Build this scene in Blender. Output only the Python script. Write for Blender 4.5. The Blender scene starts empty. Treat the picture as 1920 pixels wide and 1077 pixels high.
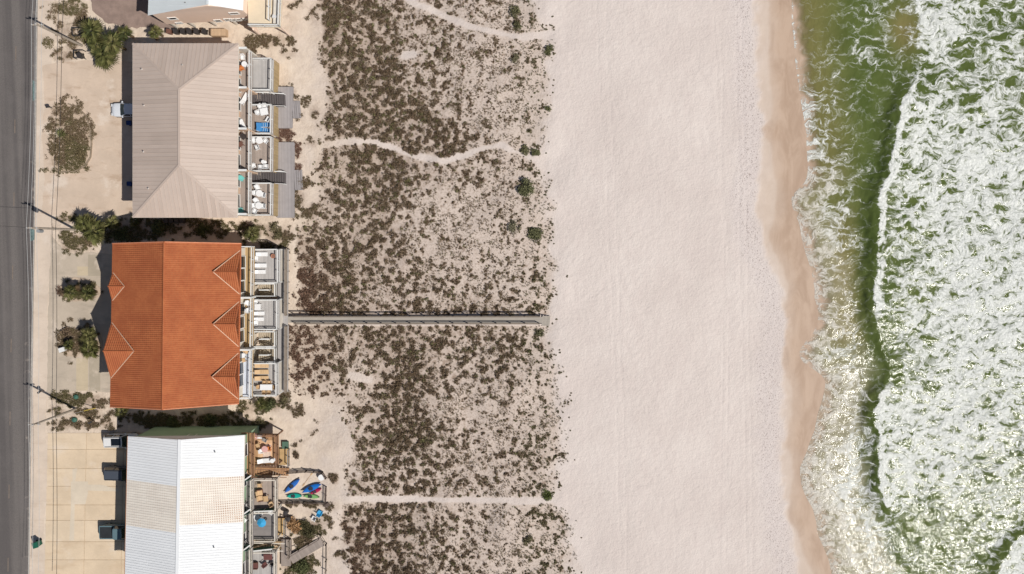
import bpy, bmesh, math, random
import numpy as np
from mathutils import Vector, Matrix, Euler

# ------------------------------------------------------------------ camera, sky, sun, exposure
SC = bpy.context.scene
H = 107.0
FPX = 960 / math.tan(math.radians(32.85))
TILT = math.atan((538.5 - 464) / FPX)
SUN_EL, SUN_AZ = math.radians(52.7), math.radians(-28.5)

cam_d = bpy.data.cameras.new('Camera')
cam_d.sensor_fit = 'HORIZONTAL'
cam_d.angle = math.radians(65.7)
cam_d.clip_start = 1.0
cam_d.clip_end = 20000
cam = bpy.data.objects.new('Camera', cam_d)
cam.location = (0, 0, H)
cam.rotation_euler = (-TILT, 0, 0)
SC.collection.objects.link(cam)
SC.camera = cam

world = bpy.data.worlds.new('World')
SC.world = world
world.use_nodes = True
wn = world.node_tree
sky = wn.nodes.new('ShaderNodeTexSky')
sky.sky_type = 'NISHITA'
sky.sun_disc = False
sky.sun_elevation = SUN_EL
sky.sun_rotation = math.radians(90) - SUN_AZ
sky.air_density = 1.0
sky.dust_density = 1.2
bg = wn.nodes['Background']
bg.inputs[1].default_value = 0.05
wn.links.new(sky.outputs[0], bg.inputs[0])

sun_d = bpy.data.lights.new('Sun', 'SUN')
sun_d.energy = 4.2
sun_d.angle = math.radians(0.55)
sun_d.color = (1.0, 0.955, 0.89)
sun = bpy.data.objects.new('Sun', sun_d)
sv = Vector((math.cos(SUN_EL) * math.cos(SUN_AZ), math.cos(SUN_EL) * math.sin(SUN_AZ), math.sin(SUN_EL)))
sun.rotation_euler = sv.to_track_quat('Z', 'Y').to_euler()
sun.location = sv * 150
SC.collection.objects.link(sun)

vs = SC.view_settings
vs.view_transform = 'Standard'
vs.look = 'None'
vs.exposure = 0.0
vs.gamma = 1.0
vs.use_curve_mapping = False
SC.cycles.max_bounces = 6
SC.cycles.transparent_max_bounces = 8
SC.cycles.sample_clamp_indirect = 6

RNG = random.Random(7)
NR = np.random.RandomState(11)
CT, ST = math.cos(TILT), math.sin(TILT)

# survey helper: photograph measurement (1920 x 1077) at a known height -> metres
def P(px, py, z=0.0):
    a, b = (px - 960) / FPX, (538.5 - py) / FPX
    dx, dy, dz = a, CT * b - ST, -ST * b - CT
    t = (H - z) / -dz
    return Vector((t * dx, t * dy, z))

def PROJ(x, y, z):
    zz = z - H
    yc = CT * y - ST * zz
    zc = ST * y + CT * zz
    return 960 + FPX * x / -zc, 538.5 - FPX * yc / -zc

# ------------------------------------------------------------------ noise in numpy
_LAT = np.random.RandomState(3).rand(256, 256)
def vnoise(x, y):
    xi = np.floor(x).astype(np.int64); yi = np.floor(y).astype(np.int64)
    fx = x - xi; fy = y - yi
    fx = fx * fx * (3 - 2 * fx); fy = fy * fy * (3 - 2 * fy)
    a = _LAT[xi & 255, yi & 255]; b = _LAT[(xi + 1) & 255, yi & 255]
    c = _LAT[xi & 255, (yi + 1) & 255]; d = _LAT[(xi + 1) & 255, (yi + 1) & 255]
    return (a * (1 - fx) + b * fx) * (1 - fy) + (c * (1 - fx) + d * fx) * fy
def fbm(x, y, o=4, g=0.5):
    s = 0; amp = 1; tot = 0
    for i in range(o):
        s = s + amp * vnoise(x + 17.3 * i, y + 41.7 * i); tot += amp
        x = x * 2.03; y = y * 2.03; amp *= g
    return s / tot
def sstep(a, b, x):
    t = np.clip((x - a) / (b - a), 0, 1)
    return t * t * (3 - 2 * t)

# ------------------------------------------------------------------ materials
def lin(r, g, b):
    def f(c):
        c /= 255.0
        return c / 12.92 if c <= 0.04045 else ((c + 0.055) / 1.055) ** 2.4
    return (f(r), f(g), f(b))
def alb(r, g, b, k=1.13):
    return tuple(min(0.86, c / k) for c in lin(r, g, b))

class NT:
    def __init__(s, name):
        s.m = bpy.data.materials.new(name); s.m.use_nodes = True
        s.t = s.m.node_tree; s.n = s.t.nodes; s.l = s.t.links
        s.b = s.n['Principled BSDF']; s.out = s.n['Material Output']
    def add(s, t, **kw):
        n = s.n.new(t)
        for k, v in kw.items(): setattr(n, k, v)
        return n
    def put(s, inp, v):
        if hasattr(v, 'is_output'): s.l.new(v, inp)
        elif isinstance(v, tuple) and len(v) == 3 and inp.type == 'RGBA': inp.default_value = (*v, 1)
        else: inp.default_value = v
    def pos(s):
        return s.add('ShaderNodeNewGeometry').outputs['Position']
    def mapv(s, v, scale=(1, 1, 1), rot=(0, 0, 0), loc=(0, 0, 0)):
        n = s.add('ShaderNodeMapping'); s.l.new(v, n.inputs[0])
        n.inputs['Scale'].default_value = scale; n.inputs['Rotation'].default_value = rot; n.inputs['Location'].default_value = loc
        return n.outputs[0]
    def noise(s, v, scale, detail=3, rough=0.55, dist=0.0, col=False):
        n = s.add('ShaderNodeTexNoise'); s.l.new(v, n.inputs['Vector'])
        n.inputs['Scale'].default_value = scale; n.inputs['Detail'].default_value = detail
        n.inputs['Roughness'].default_value = rough; n.inputs['Distortion'].default_value = dist
        return n.outputs['Color' if col else 'Fac']
    def math(s, op, a, b=0.0, c=0.0, clamp=False):
        n = s.add('ShaderNodeMath', operation=op); n.use_clamp = clamp
        s.put(n.inputs[0], a); s.put(n.inputs[1], b); s.put(n.inputs[2], c)
        return n.outputs[0]
    def ramp(s, v, a, b, lo=0.0, hi=1.0, smooth=True):
        n = s.add('ShaderNodeMapRange'); n.clamp = True
        if smooth: n.interpolation_type = 'SMOOTHSTEP'
        s.put(n.inputs[0], v); s.put(n.inputs[1], a); s.put(n.inputs[2], b); s.put(n.inputs[3], lo); s.put(n.inputs[4], hi)
        return n.outputs[0]
    def mix(s, f, a, b, mode='MIX'):
        n = s.add('ShaderNodeMix', data_type='RGBA', blend_type=mode); n.clamp_factor = True
        s.put(n.inputs['Factor'], f); s.put(n.inputs['A'], a); s.put(n.inputs['B'], b)
        return n.outputs['Result']
    def attr(s, name, fac=True):
        n = s.add('ShaderNodeAttribute', attribute_name=name)
        return n.outputs['Fac' if fac else 'Color']
    def bump(s, h, dist, strength=1.0, prev=None):
        n = s.add('ShaderNodeBump'); n.inputs['Strength'].default_value = strength; n.inputs['Distance'].default_value = dist
        s.l.new(h, n.inputs['Height'])
        if prev is not None: s.l.new(prev, n.inputs['Normal'])
        return n.outputs[0]
    def end(s, col, rough=0.8, spec=0.3, normal=None, metal=0.0):
        s.put(s.b.inputs['Base Color'], col); s.put(s.b.inputs['Roughness'], rough)
        s.b.inputs['Specular IOR Level'].default_value = spec; s.b.inputs['Metallic'].default_value = metal
        if normal is not None: s.l.new(normal, s.b.inputs['Normal'])
        return s.m

MATS = {}
def pm(name, rgb, rough=0.75, var=0.18, scale=0.8, spec=0.3, dirt=None, dirt_amt=0.35, bump=0.0, fine=6.0, metal=0.0, raw=False):
    """plain procedural material: colour with broad and fine variation, optional stains"""
    if name in MATS: return MATS[name]
    c = rgb if raw else alb(*rgb)
    t = NT(name); p = t.pos()
    n1 = t.noise(p, scale, 4, 0.6); n2 = t.noise(p, fine, 3, 0.6)
    hi = tuple(min(0.88, x * (1 + var)) for x in c); lo = tuple(x * (1 - var) for x in c)
    col = t.mix(t.ramp(n1, 0.3, 0.7), lo, hi)
    col = t.mix(t.ramp(n2, 0.3, 0.75, 0, 0.35), col, tuple(x * (1 - 1.2 * var) for x in c))
    if dirt:
        d = t.ramp(t.noise(p, scale * 0.55, 5, 0.65), 0.52, 0.7, 0, dirt_amt)
        col = t.mix(d, col, alb(*dirt))
    nb = t.bump(n2, bump, 0.6) if bump else None
    MATS[name] = t.end(col, rough, spec, nb, metal)
    return MATS[name]

def plank(name, rgb, ang=0.0, width=0.14, var=0.12, rough=0.8):
    """boards too narrow to tell apart: faint stripes along one direction"""
    if name in MATS: return MATS[name]
    c = alb(*rgb); t = NT(name)
    p = t.mapv(t.pos(), rot=(0, 0, ang))
    sx = t.add('ShaderNodeSeparateXYZ'); t.l.new(p, sx.inputs[0])
    k = t.math('DIVIDE', sx.outputs[0], width)
    fl = t.math('FLOOR', k)
    wn_ = t.add('ShaderNodeTexWhiteNoise', noise_dimensions='1D'); t.l.new(fl, wn_.inputs['W'])
    fr = t.math('FRACT', k)
    gap = t.ramp(t.math('ABSOLUTE', t.math('SUBTRACT', fr, 0.5)), 0.42, 0.5)
    col = t.mix(wn_.outputs['Value'], tuple(x * (1 - var) for x in c), tuple(min(.85, x * (1 + var)) for x in c))
    col = t.mix(t.ramp(t.noise(t.pos(), 1.3, 4, .6), .35, .7, 0, .3), col, tuple(x * .72 for x in c))
    col = t.mix(t.math('MULTIPLY', gap, 0.45), col, tuple(x * 0.35 for x in c))
    MATS[name] = t.end(col, rough, 0.25)
    return MATS[name]

def foliage(name):
    if name in MATS: return MATS[name]
    t = NT(name)
    col = t.attr('col', False)
    MATS[name] = t.end(col, 0.7, 0.15)
    return MATS[name]

# ------------------------------------------------------------------ mesh building
COL = SC.collection
class MB:
    def __init__(s): s.v = []; s.f = []
    def poly(s, pts):
        o = len(s.v); s.v += [tuple(p) for p in pts]; s.f.append(tuple(range(o, o + len(pts)))); return s
    def prism(s, top, down):
        """closed prism from a top polygon (counter-clockwise from above), 'down' = vector or depth"""
        d = Vector((0, 0, -down)) if not isinstance(down, Vector) else down
        top = [Vector(p) for p in top]; n = len(top); o = len(s.v)
        s.v += [tuple(p) for p in top] + [tuple(p + d) for p in top]
        s.f.append(tuple(range(o, o + n))); s.f.append(tuple(range(o + 2 * n - 1, o + n - 1, -1)))
        for i in range(n):
            j = (i + 1) % n
            s.f.append((o + j, o + i, o + n + i, o + n + j))
        return s
    def box(s, c, size, rz=0.0, rx=0.0, ry=0.0, taper=1.0):
        M = Matrix.Translation(Vector(c)) @ Euler((rx, ry, rz)).to_matrix().to_4x4()
        x, y, z = [k / 2 for k in size]; t = taper
        pts = [(-x, -y, -z), (x, -y, -z), (x, y, -z), (-x, y, -z), (-x * t, -y * t, z), (x * t, -y * t, z), (x * t, y * t, z), (-x * t, y * t, z)]
        o = len(s.v); s.v += [tuple(M @ Vector(p)) for p in pts]
        s.f += [tuple(o + i for i in q) for q in ((3, 2, 1, 0), (4, 5, 6, 7), (0, 1, 5, 4), (1, 2, 6, 5), (2, 3, 7, 6), (3, 0, 4, 7))]
        return s
    def bar(s, a, b, w, h, up=Vector((0, 0, 1))):
        a = Vector(a); b = Vector(b); d = (b - a)
        if d.length < 1e-6: return s
        d.normalize(); sd = d.cross(up)
        if sd.length < 1e-4: sd = Vector((1, 0, 0))
        sd.normalize(); u = sd.cross(d)
        o = len(s.v)
        for p in (a, b):
            for i, j in ((-1, -1), (1, -1), (1, 1), (-1, 1)): s.v.append(tuple(p + sd * (i * w / 2) + u * (j * h / 2)))
        s.f += [tuple(o + i for i in q) for q in ((0, 1, 2, 3), (7, 6, 5, 4), (0, 4, 5, 1), (1, 5, 6, 2), (2, 6, 7, 3), (3, 7, 4, 0))]
        return s
    def tube(s, pts, rs, n=8, cap=True):
        pts = [Vector(p) for p in pts]; o = len(s.v); m = len(pts)
        if not hasattr(rs, '__len__'): rs = [rs] * m
        for i, p in enumerate(pts):
            d = (pts[min(i + 1, m - 1)] - pts[max(i - 1, 0)]).normalized()
            ref = Vector((0, 0, 1)) if abs(d.z) < 0.9 else Vector((1, 0, 0))
            a = d.cross(ref).normalized(); b = d.cross(a)
            for k in range(n):
                t = 2 * math.pi * k / n
                s.v.append(tuple(p + (a * math.cos(t) + b * math.sin(t)) * rs[i]))
        for i in range(m - 1):
            for k in range(n):
                s.f.append((o + i * n + k, o + i * n + (k + 1) % n, o + (i + 1) * n + (k + 1) % n, o + (i + 1) * n + k))
        if cap:
            s.f.append(tuple(o + k for k in range(n - 1, -1, -1))); s.f.append(tuple(o + (m - 1) * n + k for k in range(n)))
        return s
    def lathe(s, prof, n=16, c=(0, 0, 0)):
        c = Vector(c); o = len(s.v); m = len(prof)
        for r, z in prof:
            for k in range(n):
                t = 2 * math.pi * k / n; s.v.append((c.x + r * math.cos(t), c.y + r * math.sin(t), c.z + z))
        for i in range(m - 1):
            for k in range(n): s.f.append((o + i * n + k, o + i * n + (k + 1) % n, o + (i + 1) * n + (k + 1) % n, o + (i + 1) * n + k))
        s.f.append(tuple(o + k for k in range(n - 1, -1, -1))); s.f.append(tuple(o + (m - 1) * n + k for k in range(n)))
        return s
    def loft(s, rings, cap=True):
        o = len(s.v); n = len(rings[0])
        for r in rings: s.v += [tuple(p) for p in r]
        for i in range(len(rings) - 1):
            for k in range(n): s.f.append((o + i * n + k, o + i * n + (k + 1) % n, o + (i + 1) * n + (k + 1) % n, o + (i + 1) * n + k))
        if cap:
            s.f.append(tuple(o + k for k in range(n - 1, -1, -1))); s.f.append(tuple(o + (len(rings) - 1) * n + k for k in range(n)))
        return s
    def mesh(s, name, off=Vector((0, 0, 0)), smooth=False):
        me = bpy.data.meshes.new(name)
        me.from_pydata([(x - off.x, y - off.y, z - off.z) for x, y, z in s.v], [], s.f)
        bm = bmesh.new(); bm.from_mesh(me); bmesh.ops.recalc_face_normals(bm, faces=bm.faces)
        bm.to_mesh(me); bm.free()
        if smooth: me.polygons.foreach_set('use_smooth', [True] * len(me.polygons))
        me.update(); return me

ORG = {}
def tagit(o, label=None, cat=None, group=None, kind=None):
    if label: o['label'] = label
    if cat: o['category'] = cat
    if group: o['group'] = group
    if kind: o['kind'] = kind
    return o
def thing(name, label, cat, loc=(0, 0, 0), rz=0.0, group=None):
    o = bpy.data.objects.new(name, None); o.empty_display_size = 0.3
    COL.objects.link(o); o.location = loc; o.rotation_euler = (0, 0, rz)
    ORG[o] = Vector(loc)
    return tagit(o, label, cat, group)
def ob(name, mb, m, parent=None, kind=None, smooth=False):
    """mesh given in world metres, made a part of 'parent' (unrotated) or top-level"""
    off = ORG.get(parent, Vector((0, 0, 0)))
    me = mb.mesh(name, off, smooth); me.materials.append(m)
    o = bpy.data.objects.new(name, me); COL.objects.link(o)
    if parent is not None: o.parent = parent
    ORG[o] = off
    if kind: o['kind'] = kind
    return o
def put(name, me, parent, loc=(0, 0, 0), rot=(0, 0, 0), sc=(1, 1, 1)):
    """shared mesh placed at world loc under parent"""
    o = bpy.data.objects.new(name, me); COL.objects.link(o)
    off = ORG.get(parent, Vector((0, 0, 0)))
    o.parent = parent; o.location = Vector(loc) - off; o.rotation_euler = rot; o.scale = sc
    ORG[o] = off
    return o
def np_mesh(name, V, F, mat, smooth=False, attrs=None, colors=None):
    me = bpy.data.meshes.new(name)
    V = np.asarray(V, np.float32); F = np.asarray(F, np.int32); k = F.shape[1]
    me.vertices.add(len(V)); me.vertices.foreach_set('co', V.ravel())
    me.loops.add(F.size); me.loops.foreach_set('vertex_index', F.ravel())
    me.polygons.add(len(F)); me.polygons.foreach_set('loop_start', np.arange(0, F.size, k, dtype=np.int32))
    me.polygons.foreach_set('use_smooth', np.full(len(F), smooth))
    for n, a in (attrs or {}).items():
        at = me.attributes.new(n, 'FLOAT', 'POINT'); at.data.foreach_set('value', np.asarray(a, np.float32).ravel())
    if colors is not None:
        at = me.attributes.new('col', 'FLOAT_COLOR', 'POINT')
        c4 = np.ones((len(V), 4), np.float32); c4[:, :3] = colors
        at.data.foreach_set('color', c4.ravel())
    me.materials.append(mat); me.update(calc_edges=True); me.validate()
    return me

# blueprints: a thing's parts as shared meshes; every placement makes its own objects
class BP:
    def __init__(s): s.parts = []
    def add(s, name, mb, m, parent=-1, loc=(0, 0, 0), rot=(0, 0, 0), sc=(1, 1, 1), smooth=False):
        me = mb if isinstance(mb, bpy.types.Mesh) else mb.mesh(name, smooth=smooth)
        if m is not None and not me.materials: me.materials.append(m)
        s.parts.append((name, me, parent, loc, rot, sc)); return len(s.parts) - 1
BPS = {}
def place(bp, name, loc, rz, label, cat, group=None, sc=1.0):
    t = thing(name, label, cat, loc, rz, group)
    t.scale = (sc, sc, sc) if not hasattr(sc, '__len__') else sc
    made = []
    for (n, me, pa, l, r, s_) in bp.parts:
        o = bpy.data.objects.new(n, me); COL.objects.link(o)
        o.parent = t if pa < 0 else made[pa]
        o.location = l; o.rotation_euler = r; o.scale = s_
        made.append(o)
    return t

# ------------------------------------------------------------------ survey curves (photograph measurements)
def curve(pts):
    a = np.array(sorted(pts, key=lambda q: q[1]), float)
    return lambda y: np.interp(y, a[:, 1], a[:, 0])
ROAD_E = curve([(72, -100), (71, 0), (66, 400), (60, 700), (55, 1077), (53, 1180)])
VEG_L = curve([(600, 0), (612, 60), (606, 130), (612, 200), (608, 262), (596, 300), (592, 380), (552, 430), (553, 590), (540, 625), (540, 735), (640, 765), (664, 830), (655, 930), (640, 970), (648, 1077)])
VEG_R = curve([(1000, 0), (1030, 60), (1034, 120), (1030, 200), (1022, 260), (1006, 300), (1022, 330), (1030, 400), (1036, 460), (1046, 520), (1040, 570), (1022, 600), (1030, 640), (1050, 690), (1056, 780), (1058, 850), (1040, 885), (1034, 930), (1050, 960), (1072, 1010), (1086, 1077)])
DAMP = curve([(1426, -60), (1424, 0), (1420, 80), (1424, 160), (1434, 240), (1432, 320), (1420, 390), (1430, 450), (1462, 520), (1482, 590), (1474, 660), (1472, 740), (1474, 820), (1470, 900), (1482, 980), (1500, 1077), (1510, 1140)])
WET = curve([(1446, -60), (1445, 0), (1447, 100), (1452, 190), (1449, 222), (1432, 240), (1434, 252), (1448, 266), (1452, 310), (1462, 350), (1455, 400), (1446, 440), (1462, 490), (1482, 540), (1478, 600), (1474, 640), (1473, 690), (1492, 740), (1488, 790), (1478, 830), (1492, 860), (1487, 920), (1484, 985), (1500, 1000), (1512, 1050), (1530, 1077), (1540, 1140)])
SHORE = curve([(1478, -120), (1483, -40), (1485, 0), (1488, 50), (1494, 100), (1497, 150), (1503, 200), (1508, 235), (1513, 270), (1519, 310), (1517, 340), (1506, 352), (1491, 361), (1485, 370), (1486, 390), (1491, 408), (1497, 425), (1503, 450), (1511, 472), (1521, 500), (1528, 540), (1524, 556), (1532, 582), (1528, 610), (1519, 632), (1507, 646), (1499, 656), (1497, 668), (1504, 682), (1524, 692), (1545, 700), (1552, 718), (1545, 740), (1535, 772), (1526, 812), (1509, 850), (1500, 878), (1501, 905), (1508, 930), (1523, 957), (1534, 1003), (1552, 1037), (1558, 1077), (1566, 1150)])
FRONT = curve([(1712, -120), (1716, 0), (1721, 30), (1716, 89), (1721, 132), (1706, 158), (1690, 184), (1672, 253), (1664, 318), (1645, 360), (1640, 419), (1641, 478), (1635, 558), (1638, 597), (1646, 615), (1658, 654), (1672, 690), (1657, 720), (1643, 738), (1637, 773), (1640, 818), (1642, 862), (1644, 897), (1654, 943), (1675, 975), (1700, 1010), (1716, 1077), (1720, 1150)])
def smooth(fn, sig, amp, per):
    yy = np.arange(-400, 1500, 1.0); v = fn(yy); k = np.exp(-(np.arange(-40, 41) / sig) ** 2 / 2); k /= k.sum()
    v = np.convolve(np.pad(v, 40, mode='edge'), k, 'valid') + (fbm(yy / per, yy * 0 + per, 4) - .5) * amp
    return lambda y: np.interp(y, yy, v)
SHORE = smooth(SHORE, 10, 13, 60.); WET = smooth(WET, 5, 12, 41.); FRONT = smooth(FRONT, 5, 10, 37.)
def F2(y): return np.interp(y, [960, 996, 1013, 1057, 1077, 1150], [1965, 1920, 1898, 1872, 1866, 1862])
PATHS = [([(748, -20), (775, 5), (830, 28), (880, 50), (930, 64), (980, 72), (1050, 63)], 7),
         ([(566, 335), (573, 305), (590, 285), (614, 271), (650, 266), (700, 266), (735, 277), (780, 295), (830, 302), (868, 294), (900, 280), (940, 273), (970, 286), (1012, 302)], 6),
         ([(636, 938), (700, 934), (800, 937), (900, 936), (1050, 938)], 6.5),
         ([(552, 430), (548, 500), (549, 560), (556, 590)], 4),
         ([(760, 104), (775, 102)], 9), ([(660, 705), (695, 712)], 7)]
VC = np.array([(620,20,.6,.3),(700,20,.7,.3),(760,40,.5,.4),(640,60,.65,.3),(720,80,.75,.3),(800,60,.45,.5),(870,30,.25,.6),(930,30,.1,.6),(965,30,.4,.6),(1000,30,.1,.3),(630,130,.65,.3),(700,130,.8,.3),(765,120,.4,.4),(800,150,.5,.5),(860,150,.25,.7),(920,150,.08,.7),(970,120,.3,.7),(1020,110,.3,.5),(620,190,.6,.3),(680,200,.8,.3),(750,190,.7,.4),(820,210,.5,.5),(880,200,.15,.7),(940,200,.06,.6),(1000,190,.12,.6),(640,245,.6,.2),(720,240,.75,.3),(790,250,.65,.4),(850,270,.6,.4),(900,255,.25,.6),(970,250,.25,.5),(1000,280,.4,.4),
(620,300,.6,.3),(680,310,.75,.3),(740,310,.75,.3),(800,330,.55,.4),(880,320,.35,.6),(950,310,.3,.5),(990,330,.2,.5),(600,360,.35,.3),(660,370,.6,.4),(720,380,.75,.3),(800,390,.25,.7),(880,400,.08,.8),(950,400,.15,.6),(1000,390,.15,.5),(570,430,.4,.2),(620,430,.4,.3),(700,430,.7,.4),(760,430,.35,.6),(850,450,.2,.8),(930,450,.12,.7),(990,460,.2,.6),(575,480,.7,.2),(620,500,.75,.2),(680,490,.6,.4),(740,500,.6,.4),(830,500,.4,.6),(900,500,.12,.8),(970,510,.15,.6),(1030,520,.35,.5),(570,550,.8,.2),(630,560,.75,.2),(700,560,.5,.5),(780,560,.45,.5),(850,560,.5,.5),(920,560,.4,.5),(980,570,.35,.5),(1020,570,.3,.5),
(560,640,.6,.4),(620,650,.55,.4),(700,650,.7,.3),(760,650,.75,.3),(840,640,.5,.5),(920,650,.45,.5),(980,650,.4,.5),(1020,640,.35,.4),(560,700,.55,.4),(620,690,.6,.3),(670,700,.12,.4),(740,700,.75,.3),(800,690,.6,.4),(880,700,.35,.6),(940,700,.45,.5),(1000,700,.15,.6),(1040,690,.2,.4),(570,750,.45,.2),(610,750,.1,.1),(680,750,.6,.4),(750,770,.85,.2),(820,770,.4,.6),(900,760,.12,.8),(960,760,.25,.6),(1030,760,.3,.5),(600,800,.08,.1),(650,800,.2,.2),(700,810,.65,.4),(760,820,.75,.3),(830,830,.4,.6),(900,830,.2,.8),(970,830,.3,.6),(1040,830,.35,.5),(690,880,.6,.4),(750,890,.45,.5),(840,890,.35,.6),(920,890,.25,.7),(1000,890,.35,.5),(1030,920,.35,.4),
(660,960,.45,.3),(720,970,.75,.3),(800,970,.55,.4),(870,970,.4,.5),(940,970,.15,.6),(1000,970,.35,.5),(1040,980,.35,.5),(680,1020,.7,.3),(740,1030,.7,.3),(810,1020,.45,.5),(880,1030,.3,.6),(950,1020,.12,.7),(1020,1030,.2,.5),(1060,1030,.35,.4),(680,1070,.75,.3),(760,1070,.6,.4),(850,1070,.35,.6),(940,1070,.1,.7),(1030,1070,.2,.5),(1075,1070,.3,.4)], float)
def rbf(px, py, C, sig):
    sh = px.shape; x = px.ravel(); y = np.clip(py.ravel(), 0, 1077); out = np.zeros((x.size, C.shape[1] - 2))
    for i in range(0, x.size, 20000):
        d2 = (x[i:i+20000, None] - C[None, :, 0]) ** 2 + (y[i:i+20000, None] - C[None, :, 1]) ** 2
        w = np.exp(-d2 / (2 * sig * sig)) + 1e-9 / (1 + d2)
        out[i:i+20000] = (w @ C[:, 2:]) / w.sum(1, keepdims=True)
    return [out[:, k].reshape(sh) for k in range(C.shape[1] - 2)]
def path_mask(px, py):
    """0 on a trodden path, 1 away from it"""
    m = np.ones_like(px); wob = (fbm(px / 22, py / 22, 3) - .5) * 9
    for pts, w in PATHS:
        for (ax, ay), (bx, by) in zip(pts[:-1], pts[1:]):
            dx, dy = bx - ax, by - ay
            t = np.clip(((px - ax) * dx + (py - ay) * dy) / (dx * dx + dy * dy), 0, 1)
            d = np.hypot(px - ax - t * dx, py - ay - t * dy) + wob
            m = np.minimum(m, sstep(w * .75, w * 1.35, d))
    m *= 1 - ((px > 525) & (px < 1032) & (py > 590) & (py < 611))
    return m
def veg_fields(px, py):
    d, s = rbf(px, py, VC, 30)
    wob = (fbm(px / 26 + 9, py / 26, 4) - .5) * 60
    e = sstep(-8, 14, px - VEG_L(py) + wob * .7) * sstep(-16, 30, VEG_R(py) - px + wob * .9)
    e = e * path_mask(px, py)
    return d * e, s * e
# loose patches of growth round the houses: px, py, rx, ry, cover, kind (0 brown, 1 olive, 2 red-brown)
PATCH = [(505,78,40,12,.5,0),(470,85,14,14,.5,0),(540,100,22,10,.35,0),(525,75,12,16,.4,0),(540,30,10,8,.3,0),(560,10,22,10,.3,0),(535,165,14,10,.3,0),(552,178,8,16,.35,0),(575,195,12,12,.3,0),(562,215,10,12,.35,0),(590,210,12,16,.4,0),(535,252,16,12,.75,2),(557,285,9,16,.6,2),(558,312,7,8,.5,2),(585,268,14,10,.4,0),(572,345,16,10,.35,0),(560,375,14,22,.5,0),(580,395,14,14,.35,0),
 (555,405,24,8,.3,0),(475,430,32,16,.5,1),(520,440,26,16,.6,0),(505,432,20,14,.5,1),(500,458,60,10,.3,1),(465,765,24,12,.45,1),(505,760,28,14,.6,1),(530,748,14,16,.5,0),(555,770,20,12,.4,0),
 (100,20,22,30,.4,0),(130,15,26,22,.5,1),(125,60,30,22,.45,0),(92,85,10,14,.5,1),(120,105,26,12,.55,0),(140,90,18,20,.45,0),(150,40,14,26,.5,0),(160,75,10,10,.6,1),
 (132,258,38,60,.62,0),(118,220,26,20,.5,0),(143,285,24,36,.85,1),(120,320,34,6,.7,1),(150,255,18,40,.8,0),(130,235,20,20,.6,1),
 (125,410,24,10,.6,1),(118,445,12,20,.4,1),(140,455,28,18,.65,1),(165,452,24,14,.55,0),(128,462,20,12,.5,1),(104,420,12,10,.25,0),
 (112,545,6,10,.4,2),(150,545,34,18,.6,1),(145,640,34,34,.6,0),(120,628,12,12,.6,0),
 (120,745,20,12,.65,1),(155,750,34,14,.6,1),(185,755,22,16,.5,0),(110,770,16,12,.5,1),(165,775,34,12,.5,0),(125,795,30,12,.55,0),(160,798,34,8,.5,0),(200,795,18,12,.5,0),(100,765,10,10,.4,0),(205,780,18,12,.35,0),
 (280,430,80,18,.55,1),(390,430,60,14,.4,1),(230,445,36,14,.6,1),(330,415,60,6,.5,1),(300,790,70,14,.6,1),(400,788,70,14,.6,1),(250,782,30,10,.5,1),(475,795,40,10,.6,1),
 (560,830,14,10,.3,0),(575,822,10,6,.25,0),(585,810,12,8,.3,0),(600,790,10,6,.25,0),(555,852,6,8,.5,0),(628,896,8,10,.7,0),(615,975,10,16,.35,0),(575,990,32,14,.75,1),(600,978,14,10,.5,1),(570,1015,16,12,.55,0),(560,1030,10,8,.4,1),(565,1060,26,18,.75,1),(545,1065,16,14,.6,1),(552,945,14,5,.6,0),(585,946,20,5,.6,0),(625,950,12,10,.3,0),(630,1010,8,6,.3,0),(640,1040,12,10,.4,0),(1060,40,16,30,.06,1),(1068,150,12,40,.10,1),(1075,200,8,30,.06,1),(1060,470,10,60,.05,1),(620,40,14,40,.4,0),(590,30,14,20,.3,0)]
PATCH = np.array(PATCH, float)
def patch_field(px, py):
    out = np.zeros_like(px); kind = np.zeros_like(px)
    for (cx, cy, rx, ry, c, k) in PATCH:
        q = c * np.exp(-(((px - cx) / rx) ** 2 + ((py - cy) / ry) ** 2) ** 1.5 * .8)
        kind = np.where(q > out, k, kind); out = np.maximum(out, q)
    return out, kind

SEA_Z = -0.8
def ground_z(x, y, px, py, veg):
    s = SHORE(py)
    z = -0.85 * sstep(1120, 1530, px + (1530 - s) * sstep(1300, 1500, px)) - 2.2 * sstep(0, 330, px - s)
    hum = (fbm(x / 5.5, y / 5.5, 3) - .42)
    z = z + sstep(560, 640, px) * sstep(1120, 1010, px) * (hum * 0.9 + .12)
    band = sstep(1060, 1110, px) * sstep(1440, 1380, px)
    z = z + band * ((fbm(x / 2.2 + 5, y / 3.0, 3) - .5) * .10)
    return z

# ------------------------------------------------------------------ ground sheet
def grow(a, b, step, far, k=1.35):
    c = list(np.arange(a, b + 1e-6, step)); s = step
    while c[-1] < far: s *= k; c.append(c[-1] + s)
    s = step; lo = [c[0]]
    while lo[-1] > -far: s *= k; lo.append(lo[-1] - s)
    return np.array(lo[:0:-1] + c)
gx = grow(-76, 52, 0.25, 6000); gy = grow(-50, 38, 0.25, 6000)
GX, GY = np.meshgrid(gx, gy)
gpx, gpy = PROJ(np.clip(GX, -95, 95), np.clip(GY, -60, 48), np.zeros_like(GX))
dens, spk = veg_fields(gpx, gpy)
pat, _k = patch_field(gpx, gpy)
GZ = ground_z(GX, GY, gpx, gpy, dens)
lotmask = sstep(560, 520, gpx)
wob = (fbm(GX / 1.6, GY / 1.6, 4) - .5)
wob2 = (fbm(GX / .8 + 31, GY / 2.5, 3) - .5)
wet = .55 * sstep(-4, 4, gpx - WET(gpy) + wob * 8) + .45 * sstep(0, 26, gpx - WET(gpy) + wob * 22)
damp = .6 * sstep(-5, 6, gpx - DAMP(gpy) + wob * 30) + .4 * sstep(-26, 30, gpx - DAMP(gpy) + wob2 * 40)
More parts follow.
